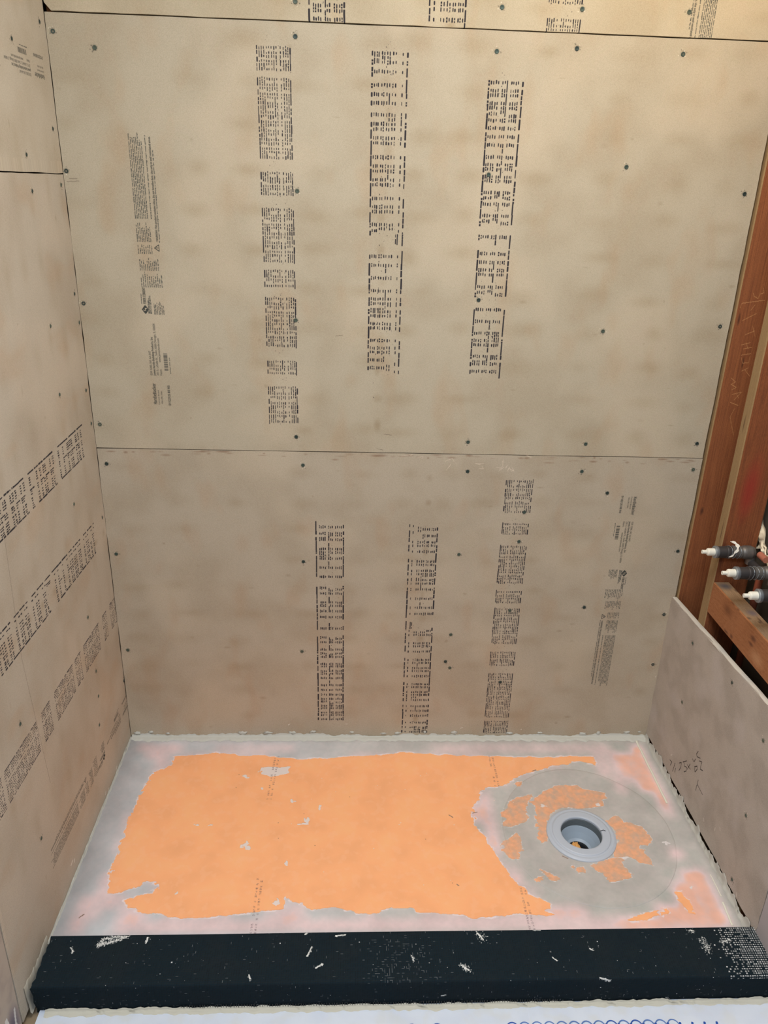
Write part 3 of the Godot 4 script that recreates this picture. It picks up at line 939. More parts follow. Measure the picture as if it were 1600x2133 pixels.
# a timber: its two wide faces wear one picture, its narrow faces another
func stud(parent: Node3D, o: Vector3, s: Vector3, narrow: Material, wide: Material, seed: int, top: Material = null, called := "stud"):
	var e := 0.0025
	var a := begin()
	var b := begin()
	var t := begin()
	var p := o
	var q := o + s
	var along_y := s.y > s.z
	# faces towards -x and +x
	for x in [[p.x, Vector3.LEFT], [q.x, Vector3.RIGHT]]:
		quad(a, Vector3(x[0], p.y + e, p.z + e), Vector3(x[0], p.y + e, q.z - e), Vector3(x[0], q.y - e, q.z - e), Vector3(x[0], q.y - e, p.z + e), x[1],
			PackedVector2Array([V(0, 1), V(1, 1), V(1, 0), V(0, 0)]) if along_y else PackedVector2Array([V(1, 0), V(1, 1), V(0, 1), V(0, 0)]))
	for z in [[p.z, Vector3.FORWARD], [q.z, Vector3.BACK]]:
		quad(b, Vector3(p.x + e, p.y + e, z[0]), Vector3(q.x - e, p.y + e, z[0]), Vector3(q.x - e, q.y - e, z[0]), Vector3(p.x + e, q.y - e, z[0]), z[1], PackedVector2Array([V(0, 1), V(1, 1), V(1, 0), V(0, 0)]))
	for y in [[p.y, Vector3.DOWN], [q.y, Vector3.UP]]:
		quad(t, Vector3(p.x + e, y[0], p.z + e), Vector3(q.x - e, y[0], p.z + e), Vector3(q.x - e, y[0], q.z - e), Vector3(p.x + e, y[0], q.z - e), y[1], PackedVector2Array([V(0, 0), V(1, 0), V(1, 1), V(0, 1)]))
	# rounded arrises
	for sx in [0, 1]:
		for sz in [0, 1]:
			var x := p.x if sx == 0 else q.x
			var z := p.z if sz == 0 else q.z
			var xi := x + (e if sx == 0 else -e)
			var zi := z + (e if sz == 0 else -e)
			quad(a, Vector3(x, p.y + e, zi), Vector3(xi, p.y + e, z), Vector3(xi, q.y - e, z), Vector3(x, q.y - e, zi), Vector3(-1 if sx == 0 else 1, 0, -1 if sz == 0 else 1).normalized(), PackedVector2Array([V(0.9, 1), V(1, 1), V(1, 0), V(0.9, 0)]))
		for sy in [0, 1]:
			var x := p.x if sx == 0 else q.x
			var y := p.y if sy == 0 else q.y
			var xi := x + (e if sx == 0 else -e)
			var yi := y + (e if sy == 0 else -e)
			quad(a, Vector3(x, yi, p.z + e), Vector3(xi, y, p.z + e), Vector3(xi, y, q.z - e), Vector3(x, yi, q.z - e), Vector3(-1 if sx == 0 else 1, -1 if sy == 0 else 1, 0).normalized(), PackedVector2Array([V(0.9, 0), V(1, 0), V(1, 1), V(0.9, 1)]))
	var m := ArrayMesh.new()
	a.commit(m)
	b.commit(m)
	t.commit(m)
	m.surface_set_material(0, narrow)
	m.surface_set_material(1, wide)
	m.surface_set_material(2, top if top != null else narrow)
	put(called, m, null, parent)

func shell():
	# the subfloor is cut away round the drain
	var st := begin()
	var hx := Vector2(DRAIN.x - 0.07, DRAIN.x + 0.07)
	var hz := Vector2(DRAIN.y - 0.07, DRAIN.y + 0.07)
	add_box(st, Vector3((-0.11 + hx.x) / 2, -0.045, 1.53), Vector3(hx.x + 0.11, 0.06, 3.46), 0.001)
	add_box(st, Vector3((hx.y + 1.69) / 2, -0.045, 1.53), Vector3(1.69 - hx.y, 0.06, 3.46), 0.001)
	add_box(st, Vector3(DRAIN.x, -0.045, (-0.20 + hz.x) / 2), Vector3(0.14, 0.06, hz.x + 0.20), 0.001)
	add_box(st, Vector3(DRAIN.x, -0.045, (hz.y + 3.26) / 2), Vector3(0.14, 0.06, 3.26 - hz.y), 0.001)
	var floor_o := put("floor", st.commit(), mat(c8(150, 128, 100), 0.95))
	tag(floor_o, "plywood subfloor under the shower pan and white membrane", "floor", "", "structure")
	var ceil_o := put("ceiling", box_mesh(Vector3(0.79, 2.472, 1.53), Vector3(1.80, 0.06, 3.46), 0.001), mat(c8(226, 222, 214), 0.95))
	tag(ceil_o, "pale flat ceiling over the shower alcove and room", "ceiling", "", "structure")
	var front := put("wall_front", box_mesh(Vector3(0.79, 1.22, 3.23), Vector3(1.80, 2.44, 0.06), 0.001), mat(c8(214, 210, 204), 0.95))
	tag(front, "pale wall of the room facing the shower", "wall", "", "structure")

func ceiling_light(at: Vector3, s: Vector2, c: Color, e: float, label: String):
	var o := node("ceiling_light")
	o.name = "ceiling_light" if not has_node("ceiling_light") or get_node("ceiling_light") == o else "ceiling_light_%03d" % (get_child_count())
	o.position = at
	tag(o, label, "ceiling light")
	var st := begin()
	for d in [-1.0, 1.0]:
		add_box(st, Vector3(d * (s.x / 2 + 0.012), -0.012, 0), Vector3(0.024, 0.03, s.y + 0.048), 0.002)
		add_box(st, Vector3(0, -0.012, d * (s.y / 2 + 0.012)), Vector3(s.x, 0.03, 0.024), 0.002)
	put("frame", st.commit(), mat(c8(236, 236, 234), 0.5), o)
	var em := mat(c8(240, 240, 236), 0.6)
	em.emission_enabled = true
	em.emission = c
	em.emission_energy_multiplier = 1.5
	put("diffuser", box_mesh(Vector3(0, -0.006, 0), Vector3(s.x, 0.010, s.y), 0.001), em, o)
	var l := AreaLight3D.new()
	l.name = "lamp"
	l.area_size = s
	l.light_color = c
	l.light_energy = e
	l.shadow_enabled = true
	l.area_range = 8.0
	l.position = Vector3(0, -0.030, 0)
	l.rotation = Vector3(-PI / 2, 0, 0)
	o.add_child(l)

# =====================================================================
# the pan
# =====================================================================
func pan_y(x: float, z: float) -> float:
	var a := minf(minf(x / DRAIN.x, (PAN_W - x) / (PAN_W - DRAIN.x)), minf(z / DRAIN.y, (CURB_Z - z) / (CURB_Z - DRAIN.y)))
	return PAN_Y - DRAIN_DROP * clampf(a / 0.70, 0.0, 1.0)

func fill_poly(im: Image, p: PackedVector2Array, k: float, c: Color):
	var lo := 1e9
	var hi := -1e9
	for q in p:
		lo = minf(lo, q.y * k)
		hi = maxf(hi, q.y * k)
	for y in range(maxi(0, int(lo)), mini(im.get_height(), int(hi) + 1)):
		var xs := []
		var yc := y + 0.5
		for i in p.size():
			var a := p[i] * k
			var b := p[(i + 1) % p.size()] * k
			if (a.y <= yc) != (b.y <= yc):
				xs.append(a.x + (yc - a.y) / (b.y - a.y) * (b.x - a.x))
		xs.sort()
		for i in range(0, xs.size() - 1, 2):
			im.fill_rect(Rect2i(int(round(xs[i])), y, int(round(xs[i + 1])) - int(round(xs[i])), 1), c)

func soft(im: Image, small: int, w: int, h: int) -> PackedByteArray:
	var q := Image.new()
	q.copy_from(im)
	q.resize(im.get_width() / small, im.get_height() / small, Image.INTERPOLATE_TRILINEAR if small > 2 else Image.INTERPOLATE_BILINEAR)
	q.resize(w, h, Image.INTERPOLATE_CUBIC)
	q.convert(Image.FORMAT_L8)
	return q.get_data()

func noise_bytes(seed: int, freq: float, w: int, h: int, oct := 3) -> PackedByteArray:
	var f := noise(seed, freq, oct)
	var im := f.get_image(w, h, false, false, true)
	im.convert(Image.FORMAT_L8)
	return im.get_data()

func pan_picture() -> Array:
	var W := 1536
	var H := 680
	var K := PX
	var mO := Image.create(W, H, false, Image.FORMAT_L8)
	var mC := Image.create(W, H, false, Image.FORMAT_L8)
	var mP := Image.create(W, H, false, Image.FORMAT_L8)
	var mW := Image.create(W, H, false, Image.FORMAT_L8)
	mP.fill(Color(0.20, 0.20, 0.20))
	fill_poly(mP, PackedVector2Array([Vector2(0.0039, 0.0298), Vector2(0.1393, 0.0277), Vector2(0.1483, 0.0713), Vector2(0.1075, 0.1267), Vector2(0.042, 0.0735)]), K, Color(0.6, 0.6, 0.6))
	fill_poly(mP, PackedVector2Array([Vector2(0.2768, 0.0315), Vector2(0.483, 0.0277), Vector2(0.486, 0.0734), Vector2(0.2554, 0.0695)]), K, Color(0.45, 0.45, 0.45))
	fill_poly(mP, PackedVector2Array([Vector2(0.8729, 0.0354), Vector2(1.3542, 0.0354), Vector2(1.3433, 0.074), Vector2(0.8698, 0.0699)]), K, Color(0.5, 0.5, 0.5))
	fill_poly(mP, PackedVector2Array([Vector2(0.0356, 0.6175), Vector2(0.0374, 0.5753), Vector2(0.0606, 0.5309), Vector2(0.0827, 0.4567), Vector2(0.0797, 0.3538), Vector2(0.0989, 0.3689), Vector2(0.1015, 0.5242), Vector2(0.1317, 0.5561), Vector2(0.0794, 0.5935), Vector2(0.0496, 0.6292)]), K, Color(0.62, 0.62, 0.62))
	fill_poly(mP, PackedVector2Array([Vector2(0.1354, 0.6449), Vector2(0.1245, 0.5687), Vector2(0.2381, 0.6049), Vector2(0.3943, 0.6004), Vector2(0.4989, 0.5886), Vector2(0.6698, 0.6064), Vector2(0.8198, 0.603), Vector2(0.9253, 0.6174), Vector2(1.0883, 0.6116), Vector2(1.2542, 0.6044), Vector2(1.4589, 0.6396), Vector2(1.4484, 0.6623)]), K, Color(0.62, 0.62, 0.62))
	fill_poly(mP, PackedVector2Array([Vector2(0.9521, 0.2795), Vector2(0.9875, 0.2128), Vector2(1.0296, 0.196), Vector2(1.0128, 0.2966), Vector2(1.0154, 0.4223), Vector2(1.0445, 0.5117), Vector2(1.0989, 0.5688), Vector2(1.1687, 0.5967), Vector2(1.0906, 0.6024), Vector2(1.0496, 0.5404), Vector2(1.0043, 0.4514), Vector2(0.9774, 0.3611)]), K, Color(0.68, 0.68, 0.68))
	fill_poly(mP, PackedVector2Array([Vector2(1.3471, 0.0354), Vector2(1.4043, 0.0354), Vector2(1.4131, 0.2022), Vector2(1.3789, 0.2263), Vector2(1.3387, 0.1621)]), K, Color(0.55, 0.55, 0.55))
	fill_poly(mP, PackedVector2Array([Vector2(1.4078, 0.0702), Vector2(1.4832, 0.0354), Vector2(1.48, 0.1325), Vector2(1.4745, 0.2786), Vector2(1.4684, 0.4227), Vector2(1.4554, 0.473), Vector2(1.4336, 0.4568), Vector2(1.4635, 0.3604), Vector2(1.4658, 0.2949), Vector2(1.4479, 0.2234), Vector2(1.4096, 0.1646), Vector2(1.3836, 0.1262)]), K, Color(0.8, 0.8, 0.8))
	fill_poly(mP, PackedVector2Array([Vector2(1.4229, 0.4846), Vector2(1.4877, 0.4684), Vector2(1.5004, 0.5589), Vector2(1.4938, 0.6464), Vector2(1.3243, 0.6506), Vector2(1.2238, 0.6302), Vector2(1.3729, 0.5829)]), K, Color(0.8, 0.8, 0.8))
	fill_poly(mO, PackedVector2Array([Vector2(0.1437, 0.0813), Vector2(0.1699, 0.0788), Vector2(0.2158, 0.0738), Vector2(0.2548, 0.0657), Vector2(0.2962, 0.0714), Vector2(0.3309, 0.0788), Vector2(0.3844, 0.0752), Vector2(0.4326, 0.0845), Vector2(0.4872, 0.0919), Vector2(0.5681, 0.0883), Vector2(0.6223, 0.0809), Vector2(0.6769, 0.0773), Vector2(0.718, 0.0754), Vector2(0.7873, 0.0642), Vector2(0.8422, 0.0699), Vector2(0.8902, 0.0737), Vector2(0.952, 0.0775), Vector2(1.0209, 0.0794), Vector2(1.1174, 0.0833), Vector2(1.2148, 0.0834), Vector2(1.2856, 0.0797), Vector2(1.3383, 0.0816), Vector2(1.3357, 0.1152), Vector2(1.3129, 0.1077), Vector2(1.3, 0.104), Vector2(1.2663, 0.1003), Vector2(1.2566, 0.1114), Vector2(1.2074, 0.115), Vector2(1.1763, 0.1313), Vector2(1.1328, 0.1438), Vector2(1.0956, 0.1615), Vector2(1.0572, 0.1892), Vector2(1.0296, 0.196), Vector2(1.0098, 0.1959), Vector2(0.9906, 0.2094), Vector2(0.9824, 0.2295), Vector2(0.9686, 0.254), Vector2(0.958, 0.2829), Vector2(0.9563, 0.321), Vector2(0.9619, 0.342), Vector2(0.9774, 0.3611), Vector2(0.9822, 0.392), Vector2(0.9929, 0.4147), Vector2(1.0043, 0.4514), Vector2(1.0146, 0.4893), Vector2(1.0316, 0.5188), Vector2(1.0464, 0.529), Vector2(1.0537, 0.5475), Vector2(1.0704, 0.5574), Vector2(1.0878, 0.5687), Vector2(1.0912, 0.5864), Vector2(1.0774, 0.5889), Vector2(1.0986, 0.6051), Vector2(1.0628, 0.6047), Vector2(1.0148, 0.6001), Vector2(0.9705, 0.6049), Vector2(0.9265, 0.6096), Vector2(0.9132, 0.612), Vector2(0.8848, 0.5999), Vector2(0.8367, 0.5953), Vector2(0.7883, 0.5934), Vector2(0.7763, 0.5813), Vector2(0.7514, 0.581), Vector2(0.7298, 0.5781), Vector2(0.7133, 0.5846), Vector2(0.7022, 0.5937), Vector2(0.6753, 0.5986), Vector2(0.6433, 0.5877), Vector2(0.6217, 0.5808), Vector2(0.5948, 0.5792), Vector2(0.5679, 0.5788), Vector2(0.552, 0.584), Vector2(0.5355, 0.5758), Vector2(0.527, 0.5609), Vector2(0.5188, 0.5675), Vector2(0.5054, 0.562), Vector2(0.4931, 0.5426), Vector2(0.4898, 0.5426), Vector2(0.4917, 0.5793), Vector2(0.4559, 0.5842), Vector2(0.4141, 0.5902), Vector2(0.3621, 0.5961), Vector2(0.3106, 0.602), Vector2(0.2689, 0.6028), Vector2(0.2362, 0.5965), Vector2(0.2032, 0.5893), Vector2(0.1661, 0.587), Vector2(0.1472, 0.5748), Vector2(0.1281, 0.5586), Vector2(0.1606, 0.5445), Vector2(0.1909, 0.5366), Vector2(0.1971, 0.517), Vector2(0.1889, 0.5051), Vector2(0.1623, 0.5079), Vector2(0.1493, 0.5212), Vector2(0.1158, 0.537), Vector2(0.0849, 0.5411), Vector2(0.0816, 0.4843), Vector2(0.0784, 0.4212), Vector2(0.0791, 0.3691), Vector2(0.0766, 0.3063), Vector2(0.0819, 0.2565), Vector2(0.0875, 0.2044), Vector2(0.0978, 0.168), Vector2(0.0989, 0.1458), Vector2(0.1278, 0.1301), Vector2(0.1433, 0.1107)]), K, Color.WHITE)
	fill_poly(mO, PackedVector2Array([Vector2(1.2523, 0.62), Vector2(1.2781, 0.6104), Vector2(1.3022, 0.6008), Vector2(1.3339, 0.5936), Vector2(1.3323, 0.6086), Vector2(1.3041, 0.6182), Vector2(1.2738, 0.6227)]), K, Color.WHITE)
	fill_poly(mO, PackedVector2Array([Vector2(1.3403, 0.5987), Vector2(1.3618, 0.5864), Vector2(1.3609, 0.599), Vector2(1.3385, 0.6087)]), K, Color.WHITE)
	fill_poly(mO, PackedVector2Array([Vector2(1.3993, 0.5402), Vector2(1.4106, 0.5436), Vector2(1.4173, 0.5638), Vector2(1.4191, 0.5896), Vector2(1.4178, 0.6072), Vector2(1.4096, 0.6021), Vector2(1.4003, 0.5843), Vector2(1.3962, 0.5635)]), K, Color.WHITE)
	fill_poly(mO, PackedVector2Array([Vector2(1.0649, 0.5598), Vector2(1.0803, 0.5651), Vector2(1.0903, 0.5755), Vector2(1.0864, 0.5831), Vector2(1.0726, 0.5804)]), K, Color.WHITE)
	fill_poly(mC, PackedVector2Array([Vector2(1.1431, 0.2301), Vector2(1.162, 0.2113), Vector2(1.1954, 0.1954), Vector2(1.227, 0.1891), Vector2(1.2562, 0.1924), Vector2(1.2778, 0.2053), Vector2(1.3009, 0.2118), Vector2(1.3289, 0.2182), Vector2(1.3305, 0.2376), Vector2(1.3117, 0.2432), Vector2(1.3157, 0.2626), Vector2(1.2742, 0.2716), Vector2(1.2443, 0.2747), Vector2(1.2162, 0.2713), Vector2(1.1864, 0.2744), Vector2(1.1602, 0.2933), Vector2(1.1444, 0.3303), Vector2(1.1435, 0.3543), Vector2(1.132, 0.3835), Vector2(1.117, 0.3892), Vector2(1.1157, 0.3541), Vector2(1.1217, 0.3056), Vector2(1.1315, 0.2612), Vector2(1.1232, 0.2547), Vector2(1.1172, 0.2485)]), K, Color.WHITE)
	fill_poly(mC, PackedVector2Array([Vector2(1.0423, 0.2736), Vector2(1.0614, 0.2483), Vector2(1.0886, 0.233), Vector2(1.1199, 0.2237), Vector2(1.1284, 0.23), Vector2(1.1087, 0.2546), Vector2(1.0959, 0.2929), Vector2(1.1028, 0.3055), Vector2(1.0854, 0.3208), Vector2(1.0649, 0.3298), Vector2(1.0497, 0.3357), Vector2(1.0246, 0.3326), Vector2(1.0413, 0.3051), Vector2(1.0317, 0.2926)]), K, Color.WHITE)
	fill_poly(mC, PackedVector2Array([Vector2(1.0135, 0.3827), Vector2(1.0378, 0.3742), Vector2(1.0602, 0.3538), Vector2(1.067, 0.3656), Vector2(1.0612, 0.4059), Vector2(1.0501, 0.4391), Vector2(1.0273, 0.4307), Vector2(1.0152, 0.4111)]), K, Color.WHITE)
	fill_poly(mC, PackedVector2Array([Vector2(1.2986, 0.319), Vector2(1.3276, 0.3019), Vector2(1.3467, 0.316), Vector2(1.3637, 0.3358), Vector2(1.3843, 0.3437), Vector2(1.3962, 0.3627), Vector2(1.3972, 0.3921), Vector2(1.3813, 0.4051), Vector2(1.3602, 0.4005), Vector2(1.3682, 0.4294), Vector2(1.3723, 0.468), Vector2(1.3613, 0.4618), Vector2(1.3435, 0.4495), Vector2(1.3255, 0.437), Vector2(1.3027, 0.4385), Vector2(1.2857, 0.4356), Vector2(1.2927, 0.4133), Vector2(1.3109, 0.3849), Vector2(1.3131, 0.3557)]), K, Color.WHITE)
	fill_poly(mC, PackedVector2Array([Vector2(1.2149, 0.4629), Vector2(1.2457, 0.4489), Vector2(1.2812, 0.4355), Vector2(1.3063, 0.4412), Vector2(1.2989, 0.4636), Vector2(1.3063, 0.4809), Vector2(1.3175, 0.4867), Vector2(1.3092, 0.4978), Vector2(1.2794, 0.5086), Vector2(1.2483, 0.511), Vector2(1.244, 0.4972), Vector2(1.2362, 0.4802)]), K, Color.WHITE)
	fill_poly(mC, PackedVector2Array([Vector2(1.0947, 0.4675), Vector2(1.1095, 0.479), Vector2(1.1285, 0.4904), Vector2(1.1321, 0.5016), Vector2(1.1193, 0.5097), Vector2(1.1041, 0.5013), Vector2(1.0973, 0.4845)]), K, Color.WHITE)
	fill_poly(mC, PackedVector2Array([Vector2(1.0817, 0.4955), Vector2(1.0916, 0.4901), Vector2(1.0899, 0.5067), Vector2(1.0813, 0.5066)]), K, Color.WHITE)
	fill_poly(mC, PackedVector2Array([Vector2(1.1825, 0.4683), Vector2(1.2017, 0.4627), Vector2(1.2094, 0.4743), Vector2(1.1952, 0.4855), Vector2(1.1859, 0.4797)]), K, Color.WHITE)
	fill_poly(mC, PackedVector2Array([Vector2(1.1709, 0.4624), Vector2(1.1805, 0.4596), Vector2(1.1751, 0.4711)]), K, Color.WHITE)
	fill_poly(mC, PackedVector2Array([Vector2(1.0946, 0.1757), Vector2(1.1096, 0.1757), Vector2(1.104, 0.1919), Vector2(1.094, 0.1919)]), K, Color.WHITE)
	fill_poly(mW, PackedVector2Array([Vector2(0.3832, 0.1252), Vector2(0.4089, 0.1173), Vector2(0.4625, 0.121), Vector2(0.4618, 0.1465), Vector2(0.4196, 0.1585), Vector2(0.3888, 0.1516)]), K, Color.WHITE)
	fill_poly(mW, PackedVector2Array([Vector2(0.456, 0.5641), Vector2(0.472, 0.5507), Vector2(0.4771, 0.5589), Vector2(0.4675, 0.5723)]), K, Color.WHITE)
	for e in [[0.3543, 0.1578, 0.0078, 0.0065], [0.3802, 0.3916, 0.0047, 0.009], [0.3865, 0.4049, 0.007, 0.0074], [0.372, 0.4006, 0.0047, 0.0045], [0.559, 0.2698, 0.005, 0.0084], [0.4846, 0.4505, 0.0046, 0.0085], [0.2393, 0.5363, 0.0043, 0.0052], [0.2506, 0.3345, 0.003, 0.0039], [0.2816, 0.3341, 0.0036, 0.0032], [0.3972, 0.2045, 0.0038, 0.0036], [0.5264, 0.3149, 0.0037, 0.0129], [0.5173, 0.3263, 0.0109, 0.004], [0.4836, 0.247, 0.0038, 0.0069], [1.2999, 0.259, 0.0065, 0.0052], [1.1471, 0.2635, 0.0077, 0.0051], [1.4291, 0.3997, 0.0094, 0.0059], [1.4388, 0.5314, 0.0033, 0.0039], [1.3099, 0.4394, 0.0069, 0.0044]]:
		fill_poly(mW, ellipse(e), K, Color.WHITE)
	var n1 := noise_bytes(301, 0.03, W, H, 4)
	var n2 := noise_bytes(302, 0.06, W, H, 3)
	var n3 := noise_bytes(303, 0.008, W, H, 3)
	var bO := soft(mO, 2, W, H)
	var bOs := soft(mO, 8, W, H)
	var bOw := soft(mO, 32, W, H)
	var bC := soft(mC, 2, W, H)
	var bCs := soft(mC, 4, W, H)
	var bP := soft(mP, 32, W, H)
	var bW := soft(mW, 2, W, H)
	var out := PackedByteArray()
	out.resize(W * H * 3)
	var hgt := PackedByteArray()
	hgt.resize(W * H)
	var film := Vector3(190, 194, 197)
	var bed := Vector3(178, 177, 171)
	var grey := film
	var pink := Vector3(228, 202, 202)
	var salmon := Vector3(238, 186, 166)
	var orange := Vector3(255, 180, 126)
	var dull := Vector3(230, 170, 132)
	var white := Vector3(226, 219, 218)
	for y in H:
		for x in W:
			var i := y * W + x
			var a := n1[i] - 128
			var b := n2[i] - 128
			var sx := clampi(x + (a * 9 + b * 3) / 128, 0, W - 1)
			var sy := clampi(y + (b * 4 - a * 6) / 128, 0, H - 1)
			var j := sy * W + sx
			film = Vector3(190, 194, 197).lerp(Vector3(181, 181, 175), smoothstep(0.25, 1.0, x / K))
			grey = bed if Vector2((x / K - 1.2405) / 0.2145, (y / K - 0.359) / 0.229).length_squared() < 1.0 else film
			var p := bP[i] / 255.0 + a * 0.0004 + bOw[i] * 0.0011
			var col := grey.lerp(pink, clampf((p - 0.10) * 1.7, 0.0, 1.0))
			if p > 0.66:
				col = col.lerp(salmon, clampf((p - 0.66) * 5.0, 0.0, 1.0))
			col = col * (1.0 + (n3[i] - 128) * 0.0005 + b * 0.0001)
			var thick := 0.75
			var o := clampf((bO[j] / 255.0 - 0.42) * 6.0 + b * 0.004, 0.0, 1.0)
			var rim := bOs[j] / 255.0
			if o < 1.0 and rim > 0.12:
				col = col.lerp(Vector3(236, 220, 222), clampf((rim - 0.10) * 2.2, 0.0, 0.85))
				thick = 0.75 + 0.2 * clampf((rim - 0.12) * 3.0, 0.0, 1.0)
			if o > 0.0:
				var oc := orange * (1.0 + (n3[i] - 128) * 0.0003)
				oc = oc.lerp(Vector3(255, 188, 140), clampf((a - 14) * 0.010, 0.0, 0.45))
				col = col.lerp(oc, o)
				thick = lerpf(thick, 0.2 + b * 0.0004, o)
			var c := clampf((bC[j] / 255.0 - 0.45) * 5.0 + b * 0.003, 0.0, 1.0)
			var cr := bCs[j] / 255.0
			if c < 1.0 and cr > 0.06:
				col = col.lerp(white, clampf((cr - 0.06) * 3.2, 0.0, 0.85) * clampf(0.75 + b * 0.012, 0.2, 1.0))
				thick = 0.95
			if c > 0.0:
				col = col.lerp(dull * (1.0 + b * 0.0003 + a * 0.0002), c * clampf(0.86 + a * 0.003, 0.5, 1.0))
				thick = lerpf(thick, 0.4, c)
			var w := clampf((bW[j] / 255.0 - 0.35) * 4.0 + b * 0.006, 0.0, 1.0)
			if w > 0.0:
				col = col.lerp(white, w * 0.9)
				thick = lerpf(thick, 0.9, w)
			var q := i * 3
			out[q] = clampi(int(col.x), 0, 255)
			out[q + 1] = clampi(int(col.y), 0, 255)
			out[q + 2] = clampi(int(col.z), 0, 255)
			hgt[i] = clampi(int(thick * 200.0 + a * 0.08), 0, 255)
	var im := Image.create_from_data(W, H, false, Image.FORMAT_RGB8, out)
	im.convert(Image.FORMAT_RGBA8)
	# two faint lines of print on the fleece, running from the back to the curb
	var r := RandomNumberGenerator.new()
	r.seed = 77
	for l in [[Vector2(0.4276, 0.0733), Vector2(0.4203, 0.2684)], [Vector2(0.4257, 0.4954), Vector2(0.4276, 0.6488)], [Vector2(1.0375, 0.0794), Vector2(1.0375, 0.196)], [Vector2(1.0391, 0.5261), Vector2(1.0356, 0.6531)]]:
		for k in 2:
			var n := int(l[0].distance_to(l[1]) * K / 7.0)
			for i in n:
				if r.randf() < 0.30 or (i % 38) > 24:
					continue
				var q: Vector2 = l[0].lerp(l[1], (i + r.randf() * 0.3) / n) * K + V(k * 9 - 4, 0)
				var a := r.randf_range(0.25, 0.6)
				im.blend_rect(glyph_dash(a, r), Rect2i(0, 0, 5, 5), Vector2i(int(q.x) - 2, int(q.y) - 2))
	for i in 26:
		var q := Vector2(r.randf_range(0.2, 1.1), r.randf_range(0.12, 0.56)) * K
		im.fill_rect(Rect2i(int(q.x), int(q.y), 2 + int(r.randf() * 2), 2), c8(176, 120, 84) if r.randf() < 0.5 else c8(240, 214, 196))
	for l in [PackedVector2Array([Vector2(46.4, 608.0), Vector2(54.1, 599.5)]), PackedVector2Array([Vector2(47.1, 606.8), Vector2(52.8, 601.9)]), PackedVector2Array([Vector2(967.1, 289.2), Vector2(979.1, 285.8)]), PackedVector2Array([Vector2(903.8, 295.6), Vector2(912.9, 304.0)]), PackedVector2Array([Vector2(896.3, 518.1), Vector2(900.2, 522.5)]), PackedVector2Array([Vector2(1159.4, 138.0), Vector2(1169.8, 134.4)]), PackedVector2Array([Vector2(1170.8, 435.2), Vector2(1182.1, 442.7)])]:
		stroke(im, l, 2.0, c8(140, 112, 98))
	var hi := Image.create_from_data(W, H, false, Image.FORMAT_L8, hgt)
	hi.convert(Image.FORMAT_RGBA8)
	hi.bump_map_to_normal_map(1.6)
	return [im, hi]

func glyph_dash(a: float, r: RandomNumberGenerator) -> Image:
	var im := Image.create(5, 5, false, Image.FORMAT_RGBA8)
	im.fill(Color(0, 0, 0, 0))
	for y in 5:
		for x in 5:
			if r.randf() < 0.5:
				im.set_pixel(x, y, Color(0.33, 0.25, 0.28, a))
	return im

func ellipse(e: Array) -> PackedVector2Array:
	var p := PackedVector2Array()
	for i in 14:
		var t := TAU * i / 14.0
		p.append(Vector2(e[0] + cos(t) * e[2] * (1.0 + 0.25 * sin(t * 3.0 + e[0] * 50.0)), e[1] + sin(t) * e[3]))
	return p

func pan_uv(x: float, z: float) -> Vector2:
	return Vector2(x * PX / 1536.0, z * PX / 680.0)

